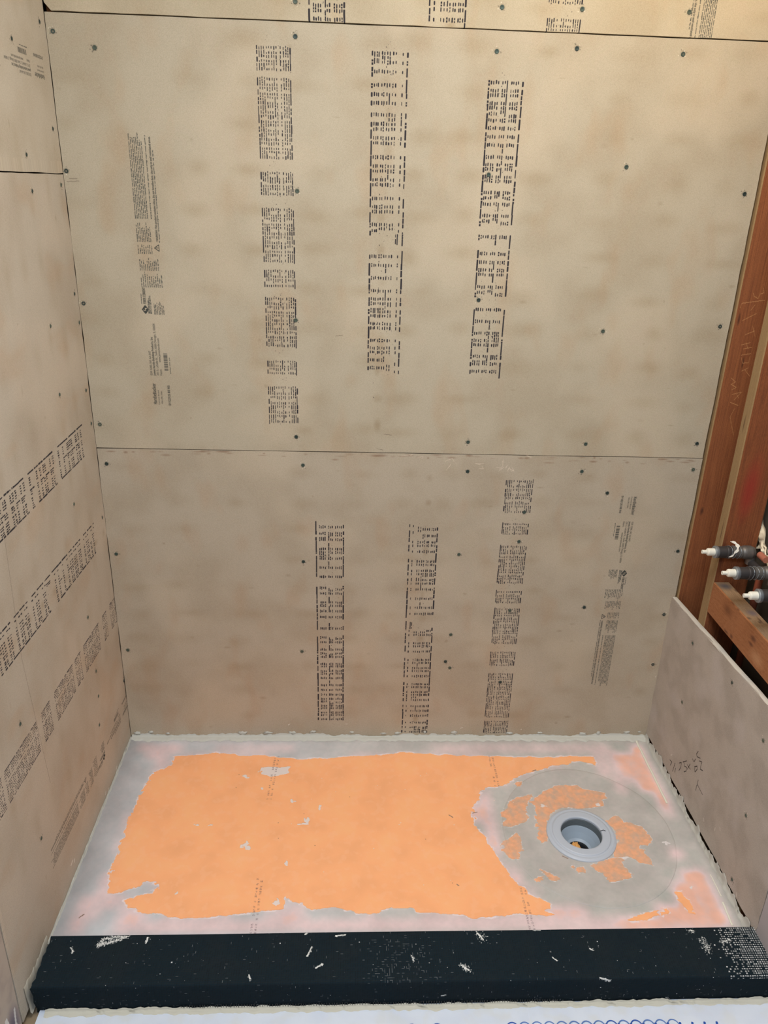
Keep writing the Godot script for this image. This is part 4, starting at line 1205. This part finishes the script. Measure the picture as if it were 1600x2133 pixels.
func pan():
	var pic := pan_picture()
	var m := mat(Color.WHITE, 0.75, 0.0, tex(pic[0]))
	m.normal_enabled = true
	m.normal_texture = tex(pic[1])
	m.normal_scale = 0.7
	var o := node("shower_pan")
	tag(o, "bright orange membrane shower pan smeared with grey thinset around its drain", "shower pan")
	# sheet: from the drain hole out to the rim
	var st := begin()
	var rows := []
	var us := []
	var angs := []
	for i in 160:
		angs.append(TAU * i / 160.0)
	for cx in [0.0, PAN_W + 0.004]:
		for cz in [0.0, PAN_D]:
			angs.append(fposmod(atan2(cz - DRAIN.y, cx - DRAIN.x), TAU))
	angs.sort()
	angs.append(angs[0])
	for a in angs:
		var d := Vector2(cos(a), sin(a))
		var far := 10.0
		if d.x > 1e-6: far = minf(far, (PAN_W + 0.004 - DRAIN.x) / d.x)
		if d.x < -1e-6: far = minf(far, -DRAIN.x / d.x)
		if d.y > 1e-6: far = minf(far, (PAN_D - DRAIN.y) / d.y)
		if d.y < -1e-6: far = minf(far, -DRAIN.y / d.y)
		var row := []
		var ur := []
		for k in 13:
			var t := 0.060 + (far - 0.060) * k / 12.0
			var q := DRAIN + d * t
			row.append(Vector3(q.x, pan_y(q.x, q.y), q.y))
			ur.append(pan_uv(q.x, q.y))
		row.append(Vector3(row[12].x, 0.0, row[12].z))      # the foam edge
		ur.append(ur[12])
		rows.append(row)
		us.append(ur)
	add_grid(st, rows, us, Vector3.UP)
	st.generate_normals()
	st.generate_tangents()
	put("membrane", st.commit(), m, o)
	# fabric collar bedded round the drain, a step proud of the sheet
	st = begin()
	rows = []
	us = []
	var f := noise(55, 2.0, 2)
	for i in 97:
		var a := TAU * (i % 96) / 96.0
		var d := Vector2(cos(a), sin(a))
		var row := []
		var ur := []
		for k in 9:
			var t := [0.066, 0.10, 0.13, 0.16, 0.19, 0.214, 0.2180, 0.2194, 0.2198][k] as float
			var lift := [0.0024, 0.0024, 0.0022, 0.0020, 0.0018, 0.0016, 0.0013, 0.0006, -0.0010][k] as float
			t *= 1.0 + 0.004 * f.get_noise_2d(d.x * 3.0, d.y * 3.0)
			var q := Vector2(1.2405, 0.359) + Vector2(d.x * t * 0.975, d.y * t * 1.042)
			if k == 0:
				q = DRAIN + d * 0.066
			row.append(Vector3(q.x, pan_y(q.x, q.y) + lift, q.y))
			ur.append(pan_uv(q.x, q.y))
		rows.append(row)
		us.append(ur)
	add_grid(st, rows, us, Vector3.UP)
	st.generate_normals()
	st.generate_tangents()
	put("drain_collar", st.commit(), m, o)
	# two ridges of thinset left by the trowel near the low wall
	var rm := mat(c8(226, 222, 206), 0.85)
	for l in [[Vector2(1.4827, 0.0195), Vector2(1.4807, 0.2688), 0.0032], [Vector2(1.4974, 0.5004), Vector2(1.4966, 0.5625), 0.0012], [Vector2(1.4932, 0.5778), Vector2(1.4877, 0.6387), 0.0024]]:
		st = begin()
		var pts := []
		for i in 26:
			var q: Vector2 = l[0].lerp(l[1], i / 25.0) + Vector2(f.get_noise_1d(i * 3.0), f.get_noise_1d(i * 3.0 + 50)) * 0.0012
			pts.append(Vector3(q.x, pan_y(q.x, q.y) + 0.0006, q.y))
		add_tube(st, pts, l[2], 8, 0.5)
		put("mortar_ridge", st.commit(), rm, o)

func drain():
	var o := node("shower_drain")
	var y := PAN_Y - DRAIN_DROP
	o.position = Vector3(DRAIN.x, y, DRAIN.y)
	tag(o, "round grey plastic floor drain with raised ring and open throat", "drain")
	var pvc := mat(c8(186, 193, 204), 0.45)
	var dim := mat(c8(158, 172, 186), 0.45)
	put("ring", lathe(Vector3.ZERO, Vector3.UP, [V(0.0875, 0.0030), V(0.0867, 0.0050), V(0.084, 0.0066), V(0.0805, 0.0078), V(0.0765, 0.0074), V(0.0735, 0.0082), V(0.0722, 0.0098), V(0.0700, 0.0108), V(0.0560, 0.0112), V(0.0530, 0.0106), V(0.0515, 0.0090), V(0.0512, 0.0035)], 72), pvc, o)
	var st := begin()
	var prof := [V(0.0512, 0.0045)]
	for i in 6:
		prof.append(V(0.0508, 0.003 - i * 0.0032))
		prof.append(V(0.0500, 0.0014 - i * 0.0032))
	prof.append(V(0.0503, -0.0165))
	add_lathe(st, Vector3.ZERO, Vector3.UP, prof, 48)
	put("thread", st.commit(), mat(c8(96, 104, 108), 0.55), o)
	put("throat", lathe(Vector3.ZERO, Vector3.UP, [V(0.0502, -0.016), V(0.0490, -0.0175), V(0.0420, -0.030), V(0.0335, -0.043), V(0.0275, -0.0475), V(0.0262, -0.050)], 48), dim, o)
	put("pipe", lathe(Vector3.ZERO, Vector3.UP, [V(0.0285, -0.047), V(0.0268, -0.048), V(0.0256, -0.052), V(0.0256, -0.105), V(0.0, -0.105)], 36), mat(c8(44, 48, 52), 0.6), o)
	# scratch of dry mortar on the ring
	st = begin()
	add_tube(st, [Vector3(0.049, 0.0110, -0.004), Vector3(0.058, 0.0122, -0.006), Vector3(0.063, 0.0118, -0.003)], 0.0008, 6)
	put("crack", st.commit(), mat(c8(70, 68, 66), 0.8), o)
	var d := put("rag", lump(Vector3(1.2191, -0.030, 0.3451), Vector3(0.0120, 0.0125, 0.0105), 9, 0.40, 22, 16, 2.2), mat(c8(228, 168, 96), 0.95))
	tag(d, "crumpled tan rag stuffed down the open drain", "rag")

# =====================================================================
# curb
# =====================================================================
func curb():
	var CW := 2048
	var CHH := 272
	var K := 1344.0
	var r := RandomNumberGenerator.new()
	r.seed = 88
	var im := Image.create(CW, CHH, false, Image.FORMAT_RGBA8)
	im.fill(c8(25, 37, 44))
	veil(im, 61, 0.05, c8(32, 40, 44, 0.7), 0.4, 0.75)
	# v: 0 at the back edge of the top, K * CURB_W at the front edge, then down the front
	var pitch := 6.7
	var vt := CURB_W * K
	var f := noise(63, 0.02, 3)
	for cy in 40:
		for cx in 306:
			var x := cx * pitch
			var v := cy * pitch
			var d := 0.02
			var xr := (x / K - 1.405) / 0.11
			if v < vt:
				d += clampf(xr * 1.6, 0.0, 1.0) * 0.93
				d += 0.42 * exp(-pow((x / K - 0.735) / 0.055, 2.0)) * clampf(v / 40.0, 0.0, 1.0)
			else:
				d += 0.16 * clampf((v - vt - 40.0) / 40.0, 0.0, 1.0)
			if xr <= 0.0 or v >= vt: d *= clampf(0.75 + f.get_noise_2d(x * 2.0, v * 2.0) * 1.6, 0.0, 1.3)
			# weave: threads a little proud and worn pale, cells hold dry thinset
			var base := 28 + int(r.randf() * 10)
			im.fill_rect(Rect2i(int(x), int(v), 7, 1), c8(base, base + 5, base + 7))
			im.fill_rect(Rect2i(int(x), int(v), 1, 7), c8(base - 4, base + 1, base + 3))
			if r.randf() < d:
				var g := r.randf_range(0.55, 0.88)
				if xr > 0.0 and v < vt:
					im.fill_rect(Rect2i(int(x) + 2, int(v) + 2, 4, 3), Color(g, g, g * 0.99))
					if r.randf() < 0.6:
						im.fill_rect(Rect2i(int(x) + 1, int(v) + 4, 5, 2), Color(g * 0.8, g * 0.8, g * 0.8))
				else:
					g *= 0.62
					if r.randf() < 0.5:
						im.fill_rect(Rect2i(int(x), int(v), 6 + int(r.randf() * 8), 1), Color(g, g, g))
					else:
						im.fill_rect(Rect2i(int(x), int(v), 1, 6 + int(r.randf() * 8)), Color(g, g, g))
	for i in 240:      # splashes
		var q := Vector2(r.randf() * CW, r.randf() * CHH)
		var s := 1 + int(r.randf() * r.randf() * 3.5)
		var g := r.randf_range(0.4, 0.9)
		im.fill_rect(Rect2i(int(q.x), int(q.y), s, s), Color(g, g, g))
	for l in [[[Vector2(0.1152, 0.0238), Vector2(0.1208, 0.0095), Vector2(0.1368, 0.0064), Vector2(0.1535, 0.0021), Vector2(0.1715, 0.0024)], 3, 9],
		[[Vector2(0.1195, 0.0217), Vector2(0.1466, 0.0133), Vector2(0.1661, 0.0046)], 2, 8],
		[[Vector2(0.2123, 0.0187), Vector2(0.2126, 0.0075)], 5, 1],
		[[Vector2(0.0606, 0.0274), Vector2(0.0667, 0.034), Vector2(0.0679, 0.0405)], 3, 1],
		[[Vector2(0.4347, 0.0948), Vector2(0.4376, 0.103)], 4, 1],
		[[Vector2(0.5678, 0.0804), Vector2(0.5735, 0.0763), Vector2(0.5811, 0.0722)], 4, 1],
		[[Vector2(0.9105, 0.0065), Vector2(0.9153, 0.0157), Vector2(0.9194, 0.0226)], 5, 3],
		[[Vector2(0.8669, 0.0789), Vector2(0.872, 0.0854), Vector2(0.879, 0.0918)], 3, 4],
		[[Vector2(1.1424, 0.0463), Vector2(1.1465, 0.0497)], 4, 1],
		[[Vector2(1.1455, 0.1118), Vector2(1.1564, 0.1151), Vector2(1.1665, 0.118)], 5, 1],
		[[Vector2(1.3915, 0.0252), Vector2(1.3931, 0.0412), Vector2(1.3943, 0.0602)], 4, 6],
		[[Vector2(1.3728, 0.0063), Vector2(1.3825, 0.0087)], 3, 3],
		[[Vector2(1.4294, 0.0349), Vector2(1.4529, 0.0295)], 2, 6],
		[[Vector2(0.5488, 0.0546), Vector2(0.5576, 0.0328)], 2, 1],
		[[Vector2(1.0327, 0), Vector2(1.0482, 0)], 2, 1],
		[[Vector2(0.8237, 0.1555), Vector2(0.8314, 0.1528)], 2, 2],
		[[Vector2(1.209, 0.2138), Vector2(1.218, 0.2066)], 3, 2],
		[[Vector2(1.294, 0.176), Vector2(1.2996, 0.1791)], 2, 1],
		[[Vector2(0.7654, 0.058), Vector2(0.7686, 0.0688)], 3, 1],
		[[Vector2(0.6073, 0.0089), Vector2(0.6276, 0.0069)], 2, 2],
		[[Vector2(1.058, 0.0648), Vector2(1.0662, 0.0725)], 2, 1],
		[[Vector2(0.541, 0.0045), Vector2(0.5459, 0.0011)], 2, 1]]:
		var p := PackedVector2Array()
		for q in l[0]:
			p.append(Vector2(q.x * K, q.y * K))
		if l[2] < 6:
			for k in 2:
				var q2 := PackedVector2Array()
				for q in p:
					q2.append(q + Vector2(r.randfn(0, 1.2), r.randfn(0, 1.0)) * (0.4 + 0.25 * float(l[2])))
				stroke(im, q2, maxf(1.5, float(l[1]) * 0.65), c8(222, 221, 216))
		for k in p.size() - 1:
			var n := int(p[k].distance_to(p[k + 1]) * (0.8 + 0.55 * float(l[2])))
			for c in n:
				var q := p[k].lerp(p[k + 1], r.randf()) + Vector2(r.randfn(0, 1.0), r.randfn(0, 0.8)) * float(l[1]) * (0.55 if l[2] < 3 else 1.5)
				if l[2] >= 6 and (fmod(q.x, pitch) < 1.5 or fmod(q.y, pitch) < 1.5) and r.randf() < 0.8:
					continue
				var g := r.randf_range(0.68, 0.92)
				im.fill_rect(Rect2i(int(q.x), int(q.y), 1 + int(r.randf() * 3.0), 1 + int(r.randf() * 2.6)), Color(g, g, g * 0.98))
	var hm := Image.new()
	hm.copy_from(im)
	hm.bump_map_to_normal_map(1.2)
	var m := mat(Color.WHITE, 0.85, 0.0, tex(im))
	m.normal_enabled = true
	m.normal_texture = tex(hm)
	m.normal_scale = 0.5
	m.metallic_specular = 0.16
	var o := node("shower_curb")
	tag(o, "black foam curb wrapped in mesh and splashed with dry thinset", "curb")
	# cross-section swept along x, with softened arrises
	var sec := [Vector2(-0.0, 0.0), Vector2(0.0, CURB_H - 0.004), Vector2(0.0012, CURB_H - 0.0012), Vector2(0.004, CURB_H)]
	for i in range(1, 12):
		sec.append(Vector2(CURB_W * i / 12.0, CURB_H + 0.0))
	sec.append_array([Vector2(CURB_W - 0.004, CURB_H), Vector2(CURB_W - 0.0012, CURB_H - 0.0014), Vector2(CURB_W, CURB_H - 0.0045), Vector2(CURB_W + 0.0005, 0.045), Vector2(CURB_W - 0.0005, 0.025), Vector2(CURB_W - 0.003, 0.004), Vector2(CURB_W - 0.006, -0.012)])
	var st := begin()
	var rows := []
	var us := []
	var fw := noise(65, 0.6, 2)
	for i in 81:
		var s := i / 80.0
		var row := []
		var ur := []
		var v := -0.0692
		for k in sec.size():
			var x := lerpf(0.012, 1.5285, s)
			if k > 0:
				v += sec[k].distance_to(sec[k - 1])
			var w := fw.get_noise_2d(x * 4.0, v * 20.0) * 0.0012
			var end := 0.0
			if i == 0:
				end = fw.get_noise_1d(k * 7.0) * 0.004
			row.append(Vector3(x + end, sec[k].y + w * 0.6, CURB_Z - 0.0024 * x + sec[k].x + w))
			ur.append(Vector2(x * K / CW, v * K / CHH))
		rows.append(row)
		us.append(ur)
	add_grid(st, rows, us, Vector3(0, 1, 0.6))
	st.generate_normals()
	st.generate_tangents()
	put("foam_core", st.commit(), m, o)
	for e in [0, 80]:
		st = begin()
		var mid := Vector3(rows[e][0].x, 0.03, CURB_Z + CURB_W / 2)
		for k in sec.size() - 1:
			tri(st, mid, rows[e][k], rows[e][k + 1], Vector3.LEFT if e == 0 else Vector3.RIGHT, us[e][k], us[e][k], us[e][k + 1])
		put("end_face", st.commit(), mat(c8(26, 30, 32), 0.8), o)
	# loose threads of mesh along the foot of the front
	st = begin()
	for i in 150:
		var x := 0.30 + 0.78 * i / 150.0 + r.randf_range(-0.001, 0.001)
		var z := CURB_Z - 0.0024 * x + CURB_W - 0.004
		add_box(st, Vector3(x, 0.006, z + 0.004), Vector3(0.0012, r.randf_range(0.004, 0.009), 0.0012), 0.0002)
	var th := put("mesh_fringe", st.commit(), mat(c8(60, 60, 58), 0.8), o)
	th.set_meta("kind", "stuff")

# =====================================================================
# the white membrane in front of the curb, its rings of blue showing
# =====================================================================
func front_membrane():
	var im := Image.create(512, 512, false, Image.FORMAT_RGBA8)
	im.fill(c8(218, 224, 234))
	veil(im, 71, 0.05, c8(208, 216, 230, 0.6), 0.35, 0.75)
	veil(im, 72, 0.09, c8(214, 214, 210, 0.4), 0.5, 0.8)
	var o := node("floor_membrane")
	tag(o, "white thinset-coated floor membrane with rows of blue rings before curb", "membrane")
	var f := noise(75, 6.0, 3)
	var rows := []
	var us := []
	for i in 40:
		var row := []
		var ur := []
		for j in 60:
			var x := 0.018 + 1.50 * j / 59.0
			var z := CURB_Z + CURB_W - 0.02 + 0.35 * i / 39.0
			row.append(Vector3(x, -0.0035 + 0.0016 * f.get_noise_2d(x, z), z))
			ur.append(Vector2(x, z))
		rows.append(row)
		us.append(ur)
	var st := begin()
	add_grid(st, rows, us, Vector3.UP)
	st.generate_normals()
	put("sheet", st.commit(), mat(Color.WHITE, 0.8, 0.0, tex(im)), o)
	var blue := mat(c8(36, 84, 170), 0.55)
	var pale := mat(c8(92, 126, 186), 0.6)
	var r := RandomNumberGenerator.new()
	r.seed = 19
	for row in 5:
		for i in 54:
			var cx := 0.056 + 0.0252 * i + 0.0126 * (row % 2)
			if cx > 1.45 or (row == 0 and cx < 0.52):      # thinset hides the rest of the first row
				continue
			var cz := 0.8275 + 0.0225 * row - 0.0024 * cx + 0.001
			var lone := row == 0 and cx > 1.315      # only the left flank of the ring shows through
			var faint := cx < 0.95 - 0.12 * row
			var flank := not faint or r.randf() < 0.65
			var arc := not lone and (not faint or r.randf() < 0.25)
			if not flank and not arc:
				continue
			var both := ArrayMesh.new()
			for part in 2:
				if (part == 0 and not flank) or (part == 1 and not arc):
					continue
				var a0 := PI * 0.80 if part == 0 else PI * 1.15
				var a1 := PI * 1.15 if part == 0 else PI * 1.92
				var pts := []
				for k in 9:
					var a := lerpf(a0, a1, k / 8.0)
					pts.append(Vector3(cx + cos(a) * 0.0115, -0.0026, cz + sin(a) * 0.0125))
				st = begin()
				add_tube(st, pts, 0.0023 if part == 0 else 0.0012, 6, 0.7)
				st.commit(both)
				both.surface_set_material(both.get_surface_count() - 1, blue if part == 0 or r.randf() < 0.5 else pale)
			put("ring", both, null, o)

# =====================================================================
# beads of thinset in the corners
# =====================================================================
func fillet(called: String, label: String, a: Vector3, b: Vector3, up: Vector3, out: Vector3, h0: float, h1: float, reach: float, thick: float, seed: int, m: Material, gap := 0.0):
	var n := int(a.distance_to(b) / 0.004)
	var f := noise(seed, 1.0, 4)
	var g := noise(seed + 1, 1.0, 3)
	var rows := []
	var us := []
	for i in n + 1:
		var s := float(i) / n
		var p := a.lerp(b, s)
		var d := s * a.distance_to(b)
		var h := lerpf(h0, h1, clampf(0.5 + f.get_noise_1d(d * 9.0) * 0.9 + f.get_noise_1d(d * 45.0 + 300.0) * 0.55, 0.0, 1.0))
		if gap > 0.0 and f.get_noise_1d(d * 26.0 + 900.0) > gap:
			h *= 0.45
		var t := thick * (0.55 + 0.6 * absf(g.get_noise_1d(d * 70.0)))
		var e := reach * (0.8 + 0.4 * g.get_noise_1d(d * 30.0 + 50.0))
		rows.append([p + up * h + out * 0.0002, p + up * (h - 0.0012) + out * t * 0.9, p + up * h * 0.72 + out * t * (0.8 + 0.5 * g.get_noise_1d(d * 90.0 + 7.0)), p + up * h * 0.35 + out * (t + 0.002), p + up * 0.003 + out * (e * 0.55), p + up * 0.0009 + out * e * 0.9, p + up * -0.0010 + out * e])
		us.append([V(0, 0), V(0, 0), V(0, 0), V(0, 0), V(0, 0), V(0, 0), V(0, 0)])
	var st := begin()
	add_grid(st, rows, us, up + out)
	st.generate_normals()
	var o := put(called, st.commit(), m)
	tag(o, label, "mortar")
	return o

func mortar():
	var m := mat(c8(196, 195, 186), 0.9)
	var cream := mat(c8(206, 200, 182), 0.9)
	fillet("mortar_fillet", "ragged pale thinset fillet where pan meets the back wall", Vector3(0.004, PAN_Y, 0.0), Vector3(1.524, PAN_Y, 0.0), Vector3.UP, Vector3.BACK, 0.002, 0.012, 0.024, 0.0018, 401, m)
	fillet("mortar_fillet_001", "thin neat white thinset fillet along foot of the left wall", Vector3(0.0, PAN_Y, 0.006), Vector3(0.0, PAN_Y, 0.667), Vector3.UP, Vector3.RIGHT, 0.002, 0.0055, 0.006, 0.0012, 405, m)
	fillet("mortar_fillet_002", "rough gappy grey thinset under the low cement board beside pan", Vector3(pony_x(0.04, 0.0) - 0.0005, PAN_Y, 0.002), Vector3(pony_x(0.04, 0.668) - 0.0005, PAN_Y, 0.668), Vector3.UP, Vector3.LEFT, 0.006, 0.026, 0.010, 0.0022, 409, mat(c8(186, 183, 174), 0.92), 0.12)
	fillet("mortar_fillet_003", "cream thinset bead along the front foot of black curb", Vector3(0.03, -0.004, CURB_Z + CURB_W - 0.0015), Vector3(1.52, -0.004, CURB_Z + CURB_W - 0.0045), Vector3.UP, Vector3.BACK, 0.003, 0.011, 0.013, 0.003, 413, cream)
	fillet("mortar_fillet_004", "crusty thinset smear between left wall and black curb end", Vector3(0.0, 0.0, CURB_Z - 0.002), Vector3(0.0, 0.0, CURB_Z + CURB_W + 0.004), Vector3.UP, Vector3.RIGHT, 0.058, 0.074, 0.008, 0.0025, 417, mat(c8(176, 170, 156), 0.92))
	# flecks and lumps thrown up on the back wall over the fillet
	var r := RandomNumberGenerator.new()
	r.seed = 15
	var parent: Node3D = get_node("mortar_fillet")
	for x in [0.02, 0.055, 0.10, 0.32, 0.40, 0.455, 0.52, 0.63, 0.74, 0.78, 0.86, 0.95, 1.10, 1.19, 1.32, 1.38, 1.45, 1.49]:
		put("splash", lump(Vector3(x + r.randf_range(-0.01, 0.01), PAN_Y + 0.010 + r.randf() * 0.008, 0.0), Vector3(r.randf_range(0.004, 0.013), r.randf_range(0.002, 0.006), 0.0022), int(x * 1000), 0.6, 12, 8, 2.0), m, parent)

# =====================================================================
# old three-handle valve in the stud wall
# =====================================================================
func valves():
	var brass := mat(c8(112, 108, 104), 0.5, 0.55)
	var dark := mat(c8(70, 66, 66), 0.55, 0.5)
	var nut := mat(c8(150, 156, 162), 0.4, 0.7)
	var nylon := mat(c8(226, 222, 208), 0.5)
	var copper := mat(c8(160, 92, 70), 0.45, 0.6)
	var labels := ["old chrome shower valve nearest the corner with a curl of white tape", "middle old chrome shower valve with white plastic stem", "lowest old shower valve over the wood blocking, white stem tip"]
	var zs := [0.196, 0.305, 0.410]
	for i in 3:
		var o := node("shower_valve")
		o.name = "shower_valve" if i == 0 else "shower_valve_%03d" % i
		o.position = Vector3(1.468, 0.7535, zs[i])
		tag(o, labels[i], "valve", "row of old shower valves")
		var ax := Vector3.RIGHT
		put("stem", lathe(Vector3.ZERO, ax, [V(0, 0.0015), V(0.0018, 0.0015), V(0.0020, 0.0), V(0.0044, 0.0), V(0.0048, 0.0008), V(0.0048, 0.011), V(0.0066, 0.0115), V(0.0088, 0.0135), V(0.0092, 0.015), V(0.0092, 0.032)], 20), nylon, o)
		put("lock_nut", lathe(Vector3.ZERO, ax, [V(0.0090, 0.029), V(0.0142, 0.029), V(0.0154, 0.0305), V(0.0154, 0.035), V(0.0146, 0.0375), V(0.0130, 0.038)], 12), nut, o)
		put("barrel", lathe(Vector3.ZERO, ax, [V(0.0140, 0.037), V(0.0142, 0.057), V(0.0150, 0.0575), V(0.0155, 0.059), V(0.0155, 0.0625), V(0.0148, 0.064), V(0.0136, 0.0645), V(0.0136, 0.085)], 28), dark, o)
		put("sleeve", lathe(Vector3.ZERO, ax, [V(0.0138, 0.072), V(0.0145, 0.0725), V(0.0145, 0.090), V(0.0151, 0.0905), V(0.0154, 0.0925), V(0.0151, 0.0945), V(0.0143, 0.095), V(0.0160, 0.100), V(0.0165, 0.104), V(0.0165, 0.118), V(0.0130, 0.126), V(0.0, 0.128)], 28), brass, o)
		var st := begin()
		for k in 3:      # wire clips
			var pts := []
			for j in 21:
				var t := TAU * j / 20.0
				pts.append(Vector3(0.066 + k * 0.0105 + 0.002 * sin(t * 2.0), cos(t) * 0.0153, sin(t) * 0.0153))
			add_tube(st, pts, 0.0008, 6)
		put("wire_clip", st.commit(), nut, o)
		# inlet elbow down to the supply pipe
		st = begin()
		add_tube(st, [Vector3(0.112, 0.0, 0.0), Vector3(0.119, -0.006, 0.0), Vector3(0.122, -0.014, 0.0), Vector3(0.122, -0.030, 0.0)], 0.0105, 16)
		put("elbow", st.commit(), brass, o)
		if i == 0:
			st = begin()
			var rows := []
			var us := []
			for k in 14:
				var t := k / 13.0
				var c := Vector3(0.070 + 0.010 * sin(t * 4.0), 0.0162 * cos(t * 2.6 - 0.5) + 0.010 * (1.0 - t) * (1.0 - t), 0.0166 * sin(t * 2.6 - 0.5))
				var w := 0.0035 + 0.002 * sin(k * 1.7)
				rows.append([c + Vector3(-w, 0.001, 0), c + Vector3(0, 0.0024 * sin(k * 2.1), 0.001), c + Vector3(w, 0.002, 0)])
				us.append([V(0, 0), V(0, 0), V(0, 0)])
			add_grid(st, rows, us, Vector3(0, 1, 1))
			st.generate_normals()
			put("tape", st.commit(), mat(c8(222, 216, 204), 0.8), o)
	# cross pipe through all three, and a copper riser to the blocking
	var st2 := begin()
	add_tube(st2, [Vector3(1.592, 0.727, 0.185), Vector3(1.592, 0.727, 0.44)], 0.0098, 16)
	var man := node("copper_pipe")
	tag(man, "tarnished copper pipe linking the valves and dropping behind the blocking", "pipe")
	put("manifold", st2.commit(), dark, man)
	var st3 := begin()
	add_tube(st3, [Vector3(1.592, 0.727, 0.25), Vector3(1.592, 0.40, 0.25), Vector3(1.592, 0.0, 0.25)], 0.0085, 16)
	put("riser", st3.commit(), copper, man)
	var st4 := begin()
	add_tube(st4, [Vector3(1.600, 0.757, 0.215), Vector3(1.600, 0.757, 0.245)], 0.008, 14)
	put("stub", st4.commit(), mat(c8(206, 130, 106), 0.45, 0.4), man)

func small_things():
	# torn pale paper facing on the far skin of the stud wall
	var st := begin()
	var f := noise(97, 1.0, 3)
	var rows := []
	var us := []
	for i in 14:
		var row := []
		var ur := []
		for j in 14:
			var s := i / 13.0
			var t := j / 13.0
			var ragged := 0.010 * f.get_noise_1d(t * 9.0)
			var y := lerpf(0.748 + ragged + 0.01 * t, 0.832 + ragged - 0.16 * t, s)
			var z := lerpf(0.163 + 0.014 * f.get_noise_1d(s * 8.0 + 40.0), 0.275, t)
			row.append(Vector3(1.622 - 0.010 * (0.5 + f.get_noise_2d(i * 0.22, j * 0.22)), y, z))
			ur.append(V(s, t))
		rows.append(row)
		us.append(ur)
	add_grid(st, rows, us, Vector3.LEFT)
	st.generate_normals()
	var o := put("torn_paper", st.commit(), mat(c8(240, 226, 196), 0.85))
	tag(o, "torn pale paper flap behind the old valves in the stud wall", "paper")
